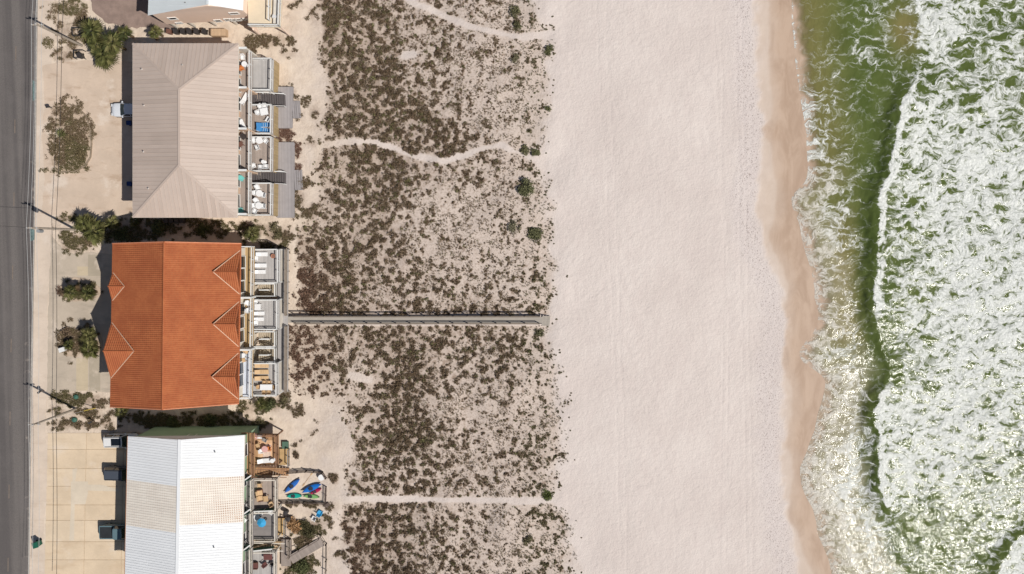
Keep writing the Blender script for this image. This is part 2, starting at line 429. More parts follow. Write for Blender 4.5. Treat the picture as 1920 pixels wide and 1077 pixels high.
ng_ = np.clip((fbm(GX / .50, GY / .50, 2, .5) - .5) / .56 + .5, 0, 1); bg_ = fbm(GX / 4.5 + 3, GY / 4.5, 3)
halo = sstep(-.16, .12, dens * (.75 + .5 * bg_) * .74 + .05 - ng_) * sstep(.05, .2, dens)
litter = np.clip(np.maximum(dens * .85, halo * .95) + pat * 1.35, 0, 1)
warm = np.clip(sstep(760, 500, gpx + wob * 120), 0, 1)
ny_, nx_ = GX.shape
idx = np.arange(nx_ * ny_).reshape(ny_, nx_)
FQ = np.stack([idx[:-1, :-1], idx[:-1, 1:], idx[1:, 1:], idx[1:, :-1]], -1).reshape(-1, 4)

t = NT('sand'); p = t.pos()
n_big = t.noise(p, .09, 4, .55); n_mid = t.noise(p, .6, 5, .6); n_fine = t.noise(p, 3.4, 5, .7)
pd = t.mapv(p, scale=(1.0, .35, 1.0)); n_str = t.noise(pd, 1.3, 4, .6)
beach = t.mix(t.ramp(n_big, .3, .7), alb(215, 203, 196), alb(224, 213, 206))
beach = t.mix(t.ramp(n_str, .35, .75, 0, .5), beach, alb(211, 198, 192))
dune = t.mix(t.ramp(n_mid, .3, .7), alb(208, 190, 172), alb(228, 211, 192))
base = t.mix(t.attr('warm'), beach, dune)
base = t.mix(t.ramp(t.attr('speck'), .05, .5, 0, .6), base, alb(203, 185, 170))
# grey-tan leaf mould and dead stems lying under the scrub
lit = t.ramp(t.math('ADD', t.attr('litter'), t.math('MULTIPLY', t.math('SUBTRACT', t.noise(p, 1.9, 4, .65), .5), 1.1)), .12, .95, 0, .68)
base = t.mix(lit, base, alb(138, 116, 98))
spk_ = t.math('MULTIPLY', t.attr('speck'), t.ramp(t.noise(p, 4.2, 3, .7), .5, .62))
base = t.mix(t.math('MULTIPLY', spk_, .55), base, alb(140, 120, 100))
# tyre tracks along the beach: faint grooves
damp_c = t.mix(t.ramp(n_mid, .3, .7), alb(200, 178, 158), alb(211, 190, 171))
base = t.mix(t.math('MULTIPLY', t.attr('damp'), .72), base, damp_c)
wet_c = t.mix(t.ramp(t.noise(t.mapv(p, scale=(1.3, .45, 1)), .45, 5, .65, .6), .35, .65), alb(181, 155, 134), alb(198, 173, 152))
base = t.mix(t.attr('wet'), base, wet_c)
# shell grit and bits of wrack along the high-tide line
wr_ = t.math('MULTIPLY', t.attr('wrack'), t.ramp(t.noise(t.mapv(p, scale=(1.5, 1, 1)), 5.0, 2, .6), .56, .66))
base = t.mix(t.math('MULTIPLY', t.attr('wrack'), .3), base, alb(218, 208, 206))
base = t.mix(t.math('MULTIPLY', wr_, .6), base, alb(128, 112, 106))
gr = t.ramp(n_fine, .62, .74, 0, .4)
base = t.mix(t.math('MULTIPLY', gr, t.math('SUBTRACT', 1.0, t.attr('wet'))), base, alb(188, 170, 156))
sx = t.add('ShaderNodeSeparateXYZ'); t.l.new(p, sx.inputs[0])
dry = t.math('SUBTRACT', 1.0, t.attr('damp'), clamp=True)
h = t.math('ADD', t.math('MULTIPLY', n_fine, .5), t.math('MULTIPLY', t.noise(p, 1.5, 4, .6), .8))
h = t.math('MULTIPLY', h, t.math('ADD', t.math('MULTIPLY', dry, .9), .1))
h = t.math('SUBTRACT', h, t.math('MULTIPLY', t.attr('track'), .16))
nb = t.bump(h, 0.19, .7)
SAND = t.end(base, t.ramp(t.attr('wet'), .3, 1, .95, .6), .2, nb)

# vehicle tracks: x measured at top, middle and bottom of the photograph
track = np.zeros_like(GX)
for xs, w in (([1118, 1146, 1166], .12), ([1138, 1160, 1176], .12), ([1352, 1358, 1350], .10), ([1382, 1392, 1402], .12), ([1394, 1404, 1414], .10), ([1340, 1370, 1362], .08)):
    xc = np.interp(gpy, [0, 540, 1077], xs) + (fbm(gpy / 160, gpy * 0 + xs[0], 2) - .5) * 8
    track = np.maximum(track, np.exp(-((gpx - xc) * .072 / w) ** 2 / 2))
for (ax, ay, bx, by) in ((1075, 598, 1165, 500), (1040, 602, 1240, 640), (1240, 430, 1300, 400), (1045, 300, 1190, 330), (1190, 330, 1420, 300), (1050, 938, 1250, 900), (1250, 900, 1440, 930), (1060, 65, 1300, 90)):
    f_ = np.clip(((gpx - ax) * (bx - ax) + (gpy - ay) * (by - ay)) / ((bx - ax) ** 2 + (by - ay) ** 2), 0, 1)
    dd_ = np.hypot(gpx - ax - f_ * (bx - ax), gpy - ay - f_ * (by - ay)) + (fbm(GX / 1.2, GY / 1.2, 2) - .5) * 14
    track = np.maximum(track, .8 * np.exp(-(dd_ / 4.0) ** 2 / 2) * (fbm(GX / .5 + 8, GY / .5, 2) > .5))
wrack = sstep(-62, -30, gpx - DAMP(gpy) + wob * 40) * sstep(2, -12, gpx - DAMP(gpy) + wob * 26)
me = np_mesh('sand_ground', np.stack([GX, GY, GZ], -1).reshape(-1, 3), FQ, SAND, True,
             {'litter': litter, 'wet': wet, 'damp': damp, 'warm': warm, 'speck': spk + .4 * pat + .2 * sstep(540, 620, gpx) * sstep(1060, 1000, gpx), 'track': track, 'wrack': wrack})
gobj = bpy.data.objects.new('sand_ground', me); COL.objects.link(gobj); gobj['kind'] = 'structure'

# ------------------------------------------------------------------ sea
def shore_world():
    ys = np.arange(-110, 1160, 2.0)
    w = np.array([P(SHORE(y), y, SEA_Z)[:2] for y in ys])
    o = np.argsort(w[:, 1]); return w[o]
SW = shore_world()
sy = grow(-50, 38, .14, 6000)
st = list(np.arange(0, 36, .14)); s_ = .14
while st[-1] < 6000: s_ *= 1.35; st.append(st[-1] + s_)
st = np.array(st)
TT, SY = np.meshgrid(st, sy)
SX = np.interp(SY, SW[:, 1], SW[:, 0]) + TT
spx, spy = PROJ(np.clip(SX, -95, 110), np.clip(SY, -60, 48), np.full_like(SX, SEA_Z))
FC = np.array([(1510,30,.05),(1560,30,.12),(1620,30,.45),(1680,20,.45),(1700,60,.3),(1520,100,.1),(1580,100,.4),(1640,100,.52),(1690,110,.35),(1540,150,.35),(1600,170,.3),(1660,170,.2),(1520,220,.7),(1560,220,.3),(1620,220,.18),(1540,270,.72),(1590,270,.22),(1640,280,.2),(1545,320,.66),(1600,330,.34),(1640,340,.2),(1530,380,.7),(1560,400,.66),(1590,380,.34),(1620,400,.12),(1560,450,.7),(1585,450,.52),(1610,450,.1),(1560,500,.55),(1590,510,.4),(1625,500,.1),(1550,560,.66),(1590,560,.42),(1620,560,.16),(1560,610,.66),(1600,620,.3),(1640,640,.05),(1560,660,.66),(1600,660,.4),(1650,690,.05),(1590,720,.6),(1630,730,.36),(1580,780,.6),(1620,790,.42),(1560,850,.7),(1610,850,.55),(1560,920,.74),(1620,920,.62),(1580,990,.7),(1640,980,.55),(1600,1050,.55),(1660,1040,.35),
(1740,20,.88),(1800,20,.68),(1860,20,.52),(1910,20,.5),(1750,80,.85),(1800,90,.62),(1870,90,.6),(1740,150,.55),(1800,150,.6),(1880,150,.6),(1720,210,.72),(1770,210,.7),(1850,210,.7),(1910,200,.58),(1700,280,.76),(1760,290,.78),(1850,290,.84),(1690,350,.68),(1740,360,.76),(1820,340,.84),(1900,350,.84),(1680,430,.58),(1720,440,.64),(1780,430,.78),(1880,430,.84),(1680,500,.54),(1730,510,.64),(1800,500,.82),(1890,510,.8),(1680,580,.5),(1730,570,.68),(1820,580,.86),(1900,590,.86),(1700,640,.54),(1740,650,.7),(1830,650,.86),(1900,640,.82),(1720,710,.58),(1800,710,.8),(1890,720,.7),(1680,780,.74),(1760,780,.74),(1860,780,.74),(1910,800,.52),(1680,860,.78),(1760,870,.74),(1860,880,.6),(1910,870,.5),(1690,930,.72),(1760,930,.56),(1850,930,.46),(1910,940,.42),(1690,970,.2),(1740,980,.12),(1800,980,.36),(1880,990,.38),(1700,1050,.28),(1760,1040,.16),(1830,1050,.36),(1900,1040,.75),(2000,200,.6),(2000,600,.7),(2000,900,.45)], float)
foam = rbf(spx, spy, FC, 26)[0]
dF = spx - FRONT(spy) + (fbm(SX / 1.1, SY / 1.1, 3) - .5) * 14
dF2 = spx - F2(np.clip(spy, 960, 1150)) + (fbm(SX / 1.1 + 7, SY / 1.1, 3) - .5) * 12
F2on = sstep(940, 1000, spy)
# how strongly the wave stands up along its crest (weak where the photograph shows a gap)
amp = np.interp(spy, [-120, 0, 140, 200, 560, 600, 640, 700, 730, 780, 920, 960, 1000, 1077], [.15, .15, .25, .9, 1, .9, .6, .55, .8, 1, .9, .45, .08, .05])
white = np.interp(spy, [-120, 40, 120, 150, 180, 420, 480, 560, 600, 640, 700, 728, 745, 930, 955, 985], [.9, .9, .5, .6, 1, 1, .75, .95, .6, .15, .1, .7, 1, 1, .4, 0])
foam = foam * (1 - (.85 * sstep(-32, -8, dF * np.interp(spy, [0, 690, 750, 900], [1, 1, 2.3, 2.3])) * sstep(3, -5, dF)) * amp)
foam = np.maximum(foam, white * .97 * sstep(-3, 2, dF) * sstep(26, 8, dF))
foam = foam * (1 - F2on * .6 * sstep(-22, -6, dF2) * sstep(2, -5, dF2))
foam = np.maximum(foam, F2on * .92 * sstep(-3, 2, dF2) * sstep(60, 20, dF2))
edge = TT / .072
foam = np.clip(foam * np.where(dF > 0, 1.0, .95) - .05 * (dF < -20) * (spy < 320), 0, 1)
foam = np.maximum(foam, .60 * sstep(8, 1, edge))
foam = np.maximum(foam, white * .98 * sstep(-3, 2, dF) * sstep(20, 6, dF))
foam = np.where(spx > 1965, .55, foam)
prof = lambda d: np.where(d < 0, np.exp(-(d / 19.) ** 2), np.exp(-(d / 75.) ** 1.3 if False else -(np.maximum(d, 0) / 75.) ** 1.3))
wave = amp * prof(dF) * .85 + F2on * prof(dF2) * .5
chop = (fbm(SX / 3.2, SY / 2.4, 4) - .5) * .42 + (fbm(SX / .9 + 50, SY / .7, 3) - .5) * .10
swash = sstep(0, 60, edge)
SZ = SEA_Z + .04 + wave + chop * (.08 + .92 * swash) * np.where(dF > 0, 1.0, .6)
gsea = ground_z(SX, SY, spx, spy, 0)
SZ = np.maximum(SZ, gsea + .02)
ek = sstep(0, 45, edge)
SZ = (gsea + .012 + .02 * sstep(0, 8, edge)) * (1 - ek) + SZ * ek
film = sstep(1, 34, edge + (fbm(SX / 1.5, SY / 1.5, 3) - .5) * 30)
film = np.where(spy > 690, np.maximum(film, .3), film)
silt = np.clip(np.exp(-((spx - 1696) / 30) ** 2 - ((spy - 55) / 45) ** 2) + .75 * sstep(120, 15, edge) + .55 * sstep(300, 480, spy) * sstep(720, 620, spy) * sstep(-15, -45, dF) * sstep(1545, 1580, spx), 0, 1)
milk = sstep(610, 760, spy + (fbm(SX / 4, SY / 4, 3) - .5) * 160) * sstep(-10, -60, dF + (fbm(SX / 2 + 9, SY / 2, 3) - .5) * 60) + .7 * sstep(90, 20, edge + (fbm(SX / 2, SY / 2 + 5, 3) - .5) * 50) * sstep(300, 380, spy)
milk = np.clip(milk, 0, 1)
swash_a = sstep(110, 15, edge + (fbm(SX / 2.5, SY / 2.5, 3) - .5) * 60) * sstep(250, 380, spy + 200 * (spy > 380))
face_shade = sstep(-60, -10, dF * np.interp(spy, [0, 690, 750, 900], [1, 1, 2.5, 2.5])) * sstep(30, 0, dF) * amp
ny_, nx_ = SX.shape
idx = np.arange(nx_ * ny_).reshape(ny_, nx_)
FQ = np.stack([idx[:-1, :-1], idx[:-1, 1:], idx[1:, 1:], idx[1:, :-1]], -1).reshape(-1, 4)

t = NT('sea_water'); p = t.pos()
def warped(v, sc, amt):
    w = t.add('ShaderNodeVectorMath', operation='MULTIPLY_ADD')
    c0 = t.add('ShaderNodeVectorMath', operation='SUBTRACT'); t.l.new(t.noise(v, sc, 3, .6, col=True), c0.inputs[0]); c0.inputs[1].default_value = (.5, .5, .5)
    t.l.new(c0.outputs[0], w.inputs[0]); w.inputs[1].default_value = (amt, amt, 0); t.l.new(v, w.inputs[2]); return w.outputs[0]
def lace(v, sc):
    n = t.add('ShaderNodeTexVoronoi', voronoi_dimensions='2D', feature='DISTANCE_TO_EDGE'); t.l.new(v, n.inputs['Vector']); n.inputs['Scale'].default_value = sc
    return n.outputs['Distance']
pw = warped(warped(p, .30, 4.2), 1.3, 1.1)
ps = t.mapv(pw, scale=(.60, 1.35, 1), rot=(0, 0, .14))
d1 = lace(ps, .50); d2 = lace(ps, 1.35); d3 = lace(t.mapv(ps, loc=(3, 8, 0)), 3.4)
e = t.math('ADD', t.math('ADD', t.math('MULTIPLY', d1, .47), t.math('MULTIPLY', d2, .34)), t.math('MULTIPLY', d3, .19))
grit = t.noise(t.mapv(p, scale=(.8, 1.2, 1)), 4.5, 4, .65)
e = t.math('ADD', e, t.math('MULTIPLY', t.math('SUBTRACT', grit, .5), .075))
clump = t.noise(ps, .33, 4, .6)
cov = t.math('ADD', t.attr('foam'), t.math('MULTIPLY', t.math('SUBTRACT', clump, .5), .75))
cov = t.math('MULTIPLY', cov, t.ramp(t.attr('foam'), .0, .1, .4, 1), clamp=True)
w_ = t.math('ADD', t.math('MULTIPLY', t.math('POWER', cov, 1.35), .25), .026)
ex = t.math('SUBTRACT', w_, e)
fm = t.ramp(ex, -.018, .062)
veil = t.ramp(ex, -.10, .03, 0, t.ramp(cov, .1, .85, .18, .74))
fmask = t.math('MAXIMUM', fm, veil)
fmask = t.math('MULTIPLY', fmask, t.ramp(t.attr('swash'), 0, 1, 1.0, .72))
pat_ = ex
deep = t.mix(t.ramp(t.noise(p, .22, 3, .6), .3, .7), (.076, .104, .026), (.106, .134, .038))
wcol = t.mix(t.attr('silt'), deep, (.215, .185, .070))
wcol = t.mix(t.math('MULTIPLY', t.attr('milk'), .8), wcol, (.36, .33, .235))
wcol = t.mix(t.math('MULTIPLY', t.attr('face_shade'), .5), wcol, (.058, .084, .020))  # dark green of the wave face, with its shade put into the colour
hh = t.math('ADD', t.noise(t.mapv(p, scale=(1, .6, 1)), 1.5, 4, .6, .5), t.math('MULTIPLY', t.noise(p, 5.0, 3, .6), .25))
nb = t.bump(hh, .125, .75)
water = t.b
t.put(water.inputs['Base Color'], wcol); water.inputs['Roughness'].default_value = .11
water.inputs['IOR'].default_value = 1.333; t.l.new(nb, water.inputs['Normal'])
fo = t.add('ShaderNodeBsdfPrincipled')
t.put(fo.inputs['Base Color'], t.mix(t.ramp(t.noise(p, 3.0, 4, .7), .35, .7), t.mix(t.attr('swash'), (.60, .62, .58), (.66, .61, .53)), t.mix(t.attr('swash'), (.82, .83, .80), (.80, .77, .71))))
fo.inputs['Roughness'].default_value = .8; fo.inputs['Specular IOR Level'].default_value = .3
fb = t.bump(t.math('ADD', t.math('MULTIPLY', pat_, 2.0), t.math('MULTIPLY', t.noise(p, 3.2, 4, .7), .6)), .22, .8); t.l.new(fb, fo.inputs['Normal'])
tr = t.add('ShaderNodeBsdfTransparent')
m1 = t.add('ShaderNodeMixShader'); t.l.new(t.math('MULTIPLY', t.attr('film'), .97), m1.inputs[0]); t.l.new(tr.outputs[0], m1.inputs[1]); t.l.new(water.outputs[0], m1.inputs[2])
m2 = t.add('ShaderNodeMixShader'); t.l.new(fmask, m2.inputs[0]); t.l.new(m1.outputs[0], m2.inputs[1]); t.l.new(fo.outputs[0], m2.inputs[2])
t.l.new(m2.outputs[0], t.out.inputs['Surface'])
me = np_mesh('sea', np.stack([SX, SY, SZ], -1).reshape(-1, 3), FQ, t.m, True, {'foam': foam, 'film': film, 'silt': silt, 'face_shade': face_shade, 'swash': swash_a, 'milk': milk})
so = bpy.data.objects.new('sea', me); COL.objects.link(so); so['kind'] = 'structure'

# ------------------------------------------------------------------ dune scrub (uncountable)
FOL = foliage('dried_foliage')
def leaf_clumps(c, r, hgt, col, n, size):
    """rounded clumps of small leaves: c (k,3) centres, r radii, hgt heights"""
    k = len(c)
    u = NR.rand(k, n); th = NR.rand(k, n) * 2 * np.pi; ph = np.arccos(1 - NR.rand(k, n) * 1.0)
    rr = u ** .45
    pos = np.stack([np.sin(ph) * np.cos(th) * rr * r[:, None], np.sin(ph) * np.sin(th) * rr * r[:, None], np.cos(ph) * rr * hgt[:, None]], -1) + c[:, None, :]
    a = NR.randn(k, n, 3); a /= np.linalg.norm(a, axis=-1, keepdims=True)
    b = NR.randn(k, n, 3); b -= (a * b).sum(-1, keepdims=True) * a; b /= np.linalg.norm(b, axis=-1, keepdims=True)
    s = (size * (.6 + .8 * NR.rand(k, n)))[..., None] * np.minimum(1.25, .6 + r / .6)[:, None, None]
    V = np.stack([pos - a * s * .5 - b * s * .3, pos + a * s * .6, pos - a * s * .2 + b * s * .55], 2).reshape(-1, 3)
    C = np.repeat((col[:, None, :] * (.7 + .6 * NR.rand(k, n, 1))), 3, 1).reshape(-1, 3)
    return V, C
def blade_tufts(c, r, hgt, col, n, w):
    k = len(c); th = NR.rand(k, n) * 2 * np.pi; l = (.45 + .55 * NR.rand(k, n))
    d = np.stack([np.cos(th), np.sin(th), 0 * th], -1); sd = np.stack([-np.sin(th), np.cos(th), 0 * th], -1) * w * .5
    b = c[:, None, :] + d * (r[:, None] * .12)[..., None]
    up = np.array([0, 0, 1.0])
    mid = b + d * (l * r[:, None] * .45)[..., None] + up * (l * hgt[:, None] * .85)[..., None]
    tip = b + d * (l * r[:, None])[..., None] + up * (l * hgt[:, None] * .75)[..., None]
    V = np.stack([b - sd, b + sd, mid, mid - sd, mid + sd, tip], 2).reshape(-1, 3)
    C = np.repeat(col[:, None, :] * (.75 + .5 * NR.rand(k, n, 1)), 6, 1).reshape(-1, 3)
    return V, C
def jgrid(x0, x1, y0, y1, s):
    X, Y = np.meshgrid(np.arange(x0, x1, s), np.arange(y0, y1, s))
    X = X.ravel() + (NR.rand(X.size) - .5) * s * 1.3; Y = Y.ravel() + (NR.rand(Y.size) - .5) * s * 1.3
    return X, Y
def zat(X, Y):
    q = PROJ(X, Y, np.zeros_like(X)); return ground_z(X, Y, q[0], q[1], 0)
def stuff(name, label, cat, Vs, Cs):
    V = np.concatenate(Vs); C = np.concatenate(Cs)
    me = np_mesh(name, V, np.arange(len(V)).reshape(-1, 3), FOL, False, None, C)
    o = bpy.data.objects.new(name, me); COL.objects.link(o)
    return tagit(o, label, cat, None, 'stuff')
BROWN = np.array((.155, .106, .070)); OLIVE = np.array((.14, .112, .058)); REDB = np.array((.165, .094, .068)); STRAW = np.array((.24, .19, .125)); GREEN = np.array((.082, .094, .034))
def tint(px, py, n):
    u = NR.rand(n, 1)
    c = BROWN * (1 - u) + (BROWN * .6 + OLIVE * .4) * u
    w3 = NR.rand(n, 1); c = np.where(w3 > .9, np.array((.26, .205, .15)), np.where(w3 > .8, np.array((.15, .14, .062)), c)) * (.8 + .4 * NR.rand(n, 1))
    red = (sstep(660, 560, px) * sstep(430, 520, py) * sstep(820, 700, py) + .6 * sstep(760, 660, px) * sstep(940, 1000, py))[:, None]
    c = c * (1 - red * .8) + REDB * red * .8
    g = (sstep(940, 1010, px) * .65)[:, None] * NR.rand(n, 1)
    return c * (1 - g) + GREEN * 1.25 * g
Vs = []; Cs = []
X, Y = jgrid(-33, 11.5, -48, 36, .24)
q = PROJ(X, Y, np.zeros_like(X)); d, s = veg_fields(*q)
n = fbm(X / .50, Y / .50, 2, .5); n = np.clip((n - .5) / .56 + .5, 0, 1)
big = fbm(X / 4.5 + 3, Y / 4.5, 3); dd = d * (.75 + .5 * big)
k = (n < dd * .74 + .05 * (dd > .1)) & (NR.rand(len(n)) < .9)
Xk, Yk = X[k], Y[k]; strength = np.clip((dd[k] - n[k]) * 2.2, 0, 1)
r = .11 + .25 * strength * (.5 + .7 * NR.rand(k.sum())); hg = r * (.75 + .5 * NR.rand(k.sum()))
c = np.stack([Xk, Yk, zat(Xk, Yk) - .02], -1)
col = tint(q[0][k], q[1][k], k.sum())
V, C = leaf_clumps(c, r, hg, col, 30, .14); Vs.append(V); Cs.append(C)
# finer tufts of dead grass between
X, Y = jgrid(-33, 11.5, -48, 36, .21)
q = PROJ(X, Y, np.zeros_like(X)); d, s = veg_fields(*q)
n2 = fbm(X / .7 + 70, Y / .7, 2)
k = NR.rand(len(X)) < (s * .72 + .28 * (d > .03)) * sstep(.36, .6, n2) * sstep(.0, .25, s + d)
Xk, Yk = X[k], Y[k]; m = k.sum()
c = np.stack([Xk, Yk, zat(Xk, Yk) - .01], -1); r = .09 + .13 * NR.rand(m) ** 1.5; hg = .12 + .2 * NR.rand(m)
u = NR.rand(m, 1); u = np.where(u > .78, 1, u * .35); col = tint(q[0][k], q[1][k], m) * (1 - u) + STRAW * u
V, C = blade_tufts(c, r, hg, col * 1.05, 9, .05); Vs.append(V); Cs.append(C)
scr = stuff('dune_scrub', 'brown scrub and dead grass tufts covering the dune between houses and open beach', 'scrub', Vs, Cs)
print('scrub tris', sum(len(v) for v in Vs) // 3)
# growth round the houses and along the road
Vs = []; Cs = []
X, Y = jgrid(-64, -20, -48, 36, .2)
q = PROJ(X, Y, np.zeros_like(X)); f, kd = patch_field(*q)
n = np.clip((fbm(X / .8, Y / .8, 3, .6) - .5) / .46 + .5, 0, 1)
k = (n < f * 1.45) & (f > .09)
Xk, Yk = X[k], Y[k]; m = k.sum(); kk = kd[k][:, None]
qx_, qy_ = q[0][k], q[1][k]
bedz = .1 * ((((qx_ - 132) / 39) ** 2 + ((qy_ - 258) / 63) ** 2 < 1) | ((qx_ > 113) & (qx_ < 190) & (((qy_ > 522) & (qy_ < 564)) | ((qy_ > 616) & (qy_ < 670)))))
c = np.stack([Xk, Yk, zat(Xk, Yk) - .01 + bedz], -1); r = .12 + .2 * NR.rand(m); hg = r * (.5 + .5 * NR.rand(m))
u = NR.rand(m, 1)
col = np.where(kk == 1, OLIVE * (1.0 - .35 * u) + GREEN * .35 * u, np.where(kk == 2, REDB, BROWN * (1 - u) + OLIVE * u))
V, C = leaf_clumps(c, r, hg, col, 22, .12); Vs.append(V); Cs.append(C)
V, C = blade_tufts(c[::2], r[::2] * 1.3, hg[::2] * 1.6 + .08, col[::2] * 1.15, 9, .045); Vs.append(V); Cs.append(C)
yg = stuff('yard_growth', 'patchy weeds and grass in the sandy verges and yards round the houses', 'weeds', Vs, Cs)
print('yard tris', sum(len(v) for v in Vs) // 3)

# ------------------------------------------------------------------ road, verge, driveways
ROADM = None
def asphalt():
    t = NT('asphalt'); p = t.pos()
    sx = t.add('ShaderNodeSeparateXYZ'); t.l.new(p, sx.inputs[0])
    lane = t.noise(t.mapv(p, scale=(1, .02, 1), rot=(0, 0, -.02)), .9, 2, .5)
    c = t.mix(t.ramp(lane, .35, .65), alb(100, 95, 93), alb(121, 115, 111))
    c = t.mix(t.ramp(t.noise(p, 9, 3, .7), .35, .7, 0, .5), c, alb(82, 78, 80))
    c = t.mix(t.ramp(t.noise(p, .25, 4, .6), .45, .7, 0, .35), c, alb(120, 114, 112))
    sand = t.ramp(t.math('ADD', t.attr('edge'), t.math('MULTIPLY', t.math('SUBTRACT', t.noise(p, 1.1, 5, .65), .5), 1.2)), .98, 1.25, 0, .5)
    c = t.mix(sand, c, alb(196, 182, 168))
    return t.end(c, .85, .25, t.bump(t.noise(p, 14, 3, .7), .02, .6))
ys = np.concatenate([[-60000, -3000, -400], np.arange(-120, 1200, 30), [1500, 4000, 60000]])
ys = np.clip(ys, -120, 1180)
def strip(fa, fb, z, n=4, y0=-120, y1=1180):
    V = []; E = []
    yy = np.arange(y0, y1 + 1, 20)
    for y in yy:
        a, b = fa(y), fb(y)
        for k in range(n + 1):
            q = P(a + (b - a) * k / n, y, z); V.append(q); E.append(k / n)
    V = np.array([tuple(v) for v in V]); m = n + 1
    # carry both ends on to the horizon
    first = V[:m] + (V[:m] - V[m:2 * m]) / np.linalg.norm(V[0] - V[m]) * 3000; last = V[-m:] + (V[-m:] - V[-2 * m:-m]) / np.linalg.norm(V[-1] - V[-1 - m]) * 3000
    V = np.concatenate([first, V, last]); E = E[:m] + E + E[-m:]
    r = len(V) // m; i = np.arange(r * m).reshape(r, m)
    F = np.stack([i[:-1, :-1], i[1:, :-1], i[1:, 1:], i[:-1, 1:]], -1).reshape(-1, 4)
    return V, F, np.array(E)
V, F, E = strip(lambda y: ROAD_E(y) - 104, lambda y: ROAD_E(y), .03, 10)
me = np_mesh('road', V, F, asphalt(), False, {'edge': E})
road = bpy.data.objects.new('road', me); COL.objects.link(road); road['kind'] = 'structure'; ORG[road] = Vector((0, 0, 0))
WORN_W = pm('worn_white_paint', (186, 180, 172), .7, .2, 3.0); WORN_Y = pm('worn_yellow_paint', (130, 117, 106), .7, .25, 3.0)
TEAL_P = pm('teal_survey_paint', (112, 132, 130), .7, .3, 3.0)
V, F, E = strip(lambda y: ROAD_E(y) - 2.4, lambda y: ROAD_E(y) - .6, .034, 1)
me = np_mesh('edge_line', V, F, WORN_W); o = bpy.data.objects.new('edge_line', me); COL.objects.link(o); o.parent = road
for y in range(-60, 1180, 137):
    x0 = lambda q: ROAD_E(q) - 41
    ob('lane_marking', MB().poly([P(x0(y + 10), y + 10, .034), P(x0(y + 36), y + 36, .034), P(x0(y + 36) + 1.7, y + 36, .034), P(x0(y + 10) + 1.7, y + 10, .034)]), WORN_Y, road)
for (x0, x1, y0, y1) in ((61, 66.5, 150, 190), (56.5, 64.5, 428, 453)):
    ob('paint_patch', MB().poly([P(x0, y0, .036), P(x0 + .4, y1, .036), P(x1, y1 - 3, .036), P(x1, y0 + 4, .036)]), TEAL_P, road)

def concrete(name, rgb, stain, amt=.5, sand=(222, 206, 190), sandamt=.55):
    t = NT(name); p = t.pos(); c = alb(*rgb)
    col = t.mix(t.ramp(t.noise(p, .35, 4, .6), .3, .7), tuple(x * .92 for x in c), tuple(min(.8, x * 1.07) for x in c))
    col = t.mix(t.ramp(t.noise(t.mapv(p, scale=(.5, 1.4, 1)), .5, 5, .65), .5, .72, 0, amt), col, alb(*stain))
    col = t.mix(t.ramp(t.noise(t.mapv(p, loc=(31, 7, 0)), .28, 5, .62), .55, .68, 0, sandamt), col, alb(*sand))
    col = t.mix(t.ramp(t.noise(p, 5, 4, .7), .45, .72, 0, .25), col, tuple(x * .78 for x in c))
    MATS[name] = t.end(col, .9, .2, t.bump(t.noise(p, 9, 3, .7), .015, .5)); return MATS[name]
VERGE = concrete('sandy_concrete', (215, 198, 181), (188, 168, 148), .4, (226, 212, 198), .6)
DRV1 = concrete('tan_concrete', (209, 189, 170), (180, 156, 134), .8, (224, 209, 194), .75)
DRV2 = concrete('grey_concrete', (192, 178, 161), (156, 146, 132), .6)
DRV3 = concrete('warm_concrete', (219, 198, 171), (200, 175, 146), .55, (224, 211, 195), .45)
GRAVEL = pm('grey_gravel', (150, 130, 120), .95, .15, 1.0, bump=.03, fine=7)
JOINT = pm('joint_dirt', (194, 172, 144), .95, .2, 1.5)
V, F, E = strip(lambda y: ROAD_E(y) - .8, lambda y: ROAD_E(y) + 30 + 4 * math.sin(y * .03), .022, 2)
me = np_mesh('shoulder', V, F, VERGE); o = bpy.data.objects.new('shoulder', me); COL.objects.link(o); o['kind'] = 'structure'

def sheet(name, pts, z, m, wob=0.0, sub=7):
    q = []
    for (a, b) in zip(pts, pts[1:] + pts[:1]):
        n = max(1, int(math.hypot(b[0] - a[0], b[1] - a[1]) / sub))
        for k in range(n):
            f = k / n; q.append(P(a[0] + (b[0] - a[0]) * f + RNG.uniform(-wob, wob), a[1] + (b[1] - a[1]) * f + RNG.uniform(-wob, wob), z))
    o = ob(name, MB().prism(q[::-1], .3), m); o['kind'] = 'structure'; return o
drv1 = sheet('driveway', [(80, 124), (110, 117), (165, 114), (245, 116), (330, 118), (330, 395), (246, 405), (190, 402), (140, 405), (78, 402), (84, 330), (79, 260), (83, 190)], .03, DRV1, 1.2)
drv2 = sheet('driveway', [(96, 440), (118, 468), (140, 477), (165, 474), (205, 476), (300, 480), (300, 738), (206, 736), (150, 732), (100, 740), (88, 742), (90, 600)], .028, DRV2, 1.2)
sheet('gravel_drive', [(164, -40), (172, 20), (196, 42), (240, 52), (330, 54), (330, -40)], .026, GRAVEL, 2)
for (x0, y0, x1, y1) in ((145, 500, 165, 517), (143, 672, 165, 733), (165, 478, 190, 518), (167, 672, 188, 733)):
    ob('slab', MB().prism([P(x0, y1, .034), P(x1, y1, .034), P(x1, y0, .034), P(x0, y0, .034)], .05), concrete('slab_tone_%d' % x0, (198, 182, 156) if x0 < 150 else (176, 164, 146), (168, 152, 130)), drv2)
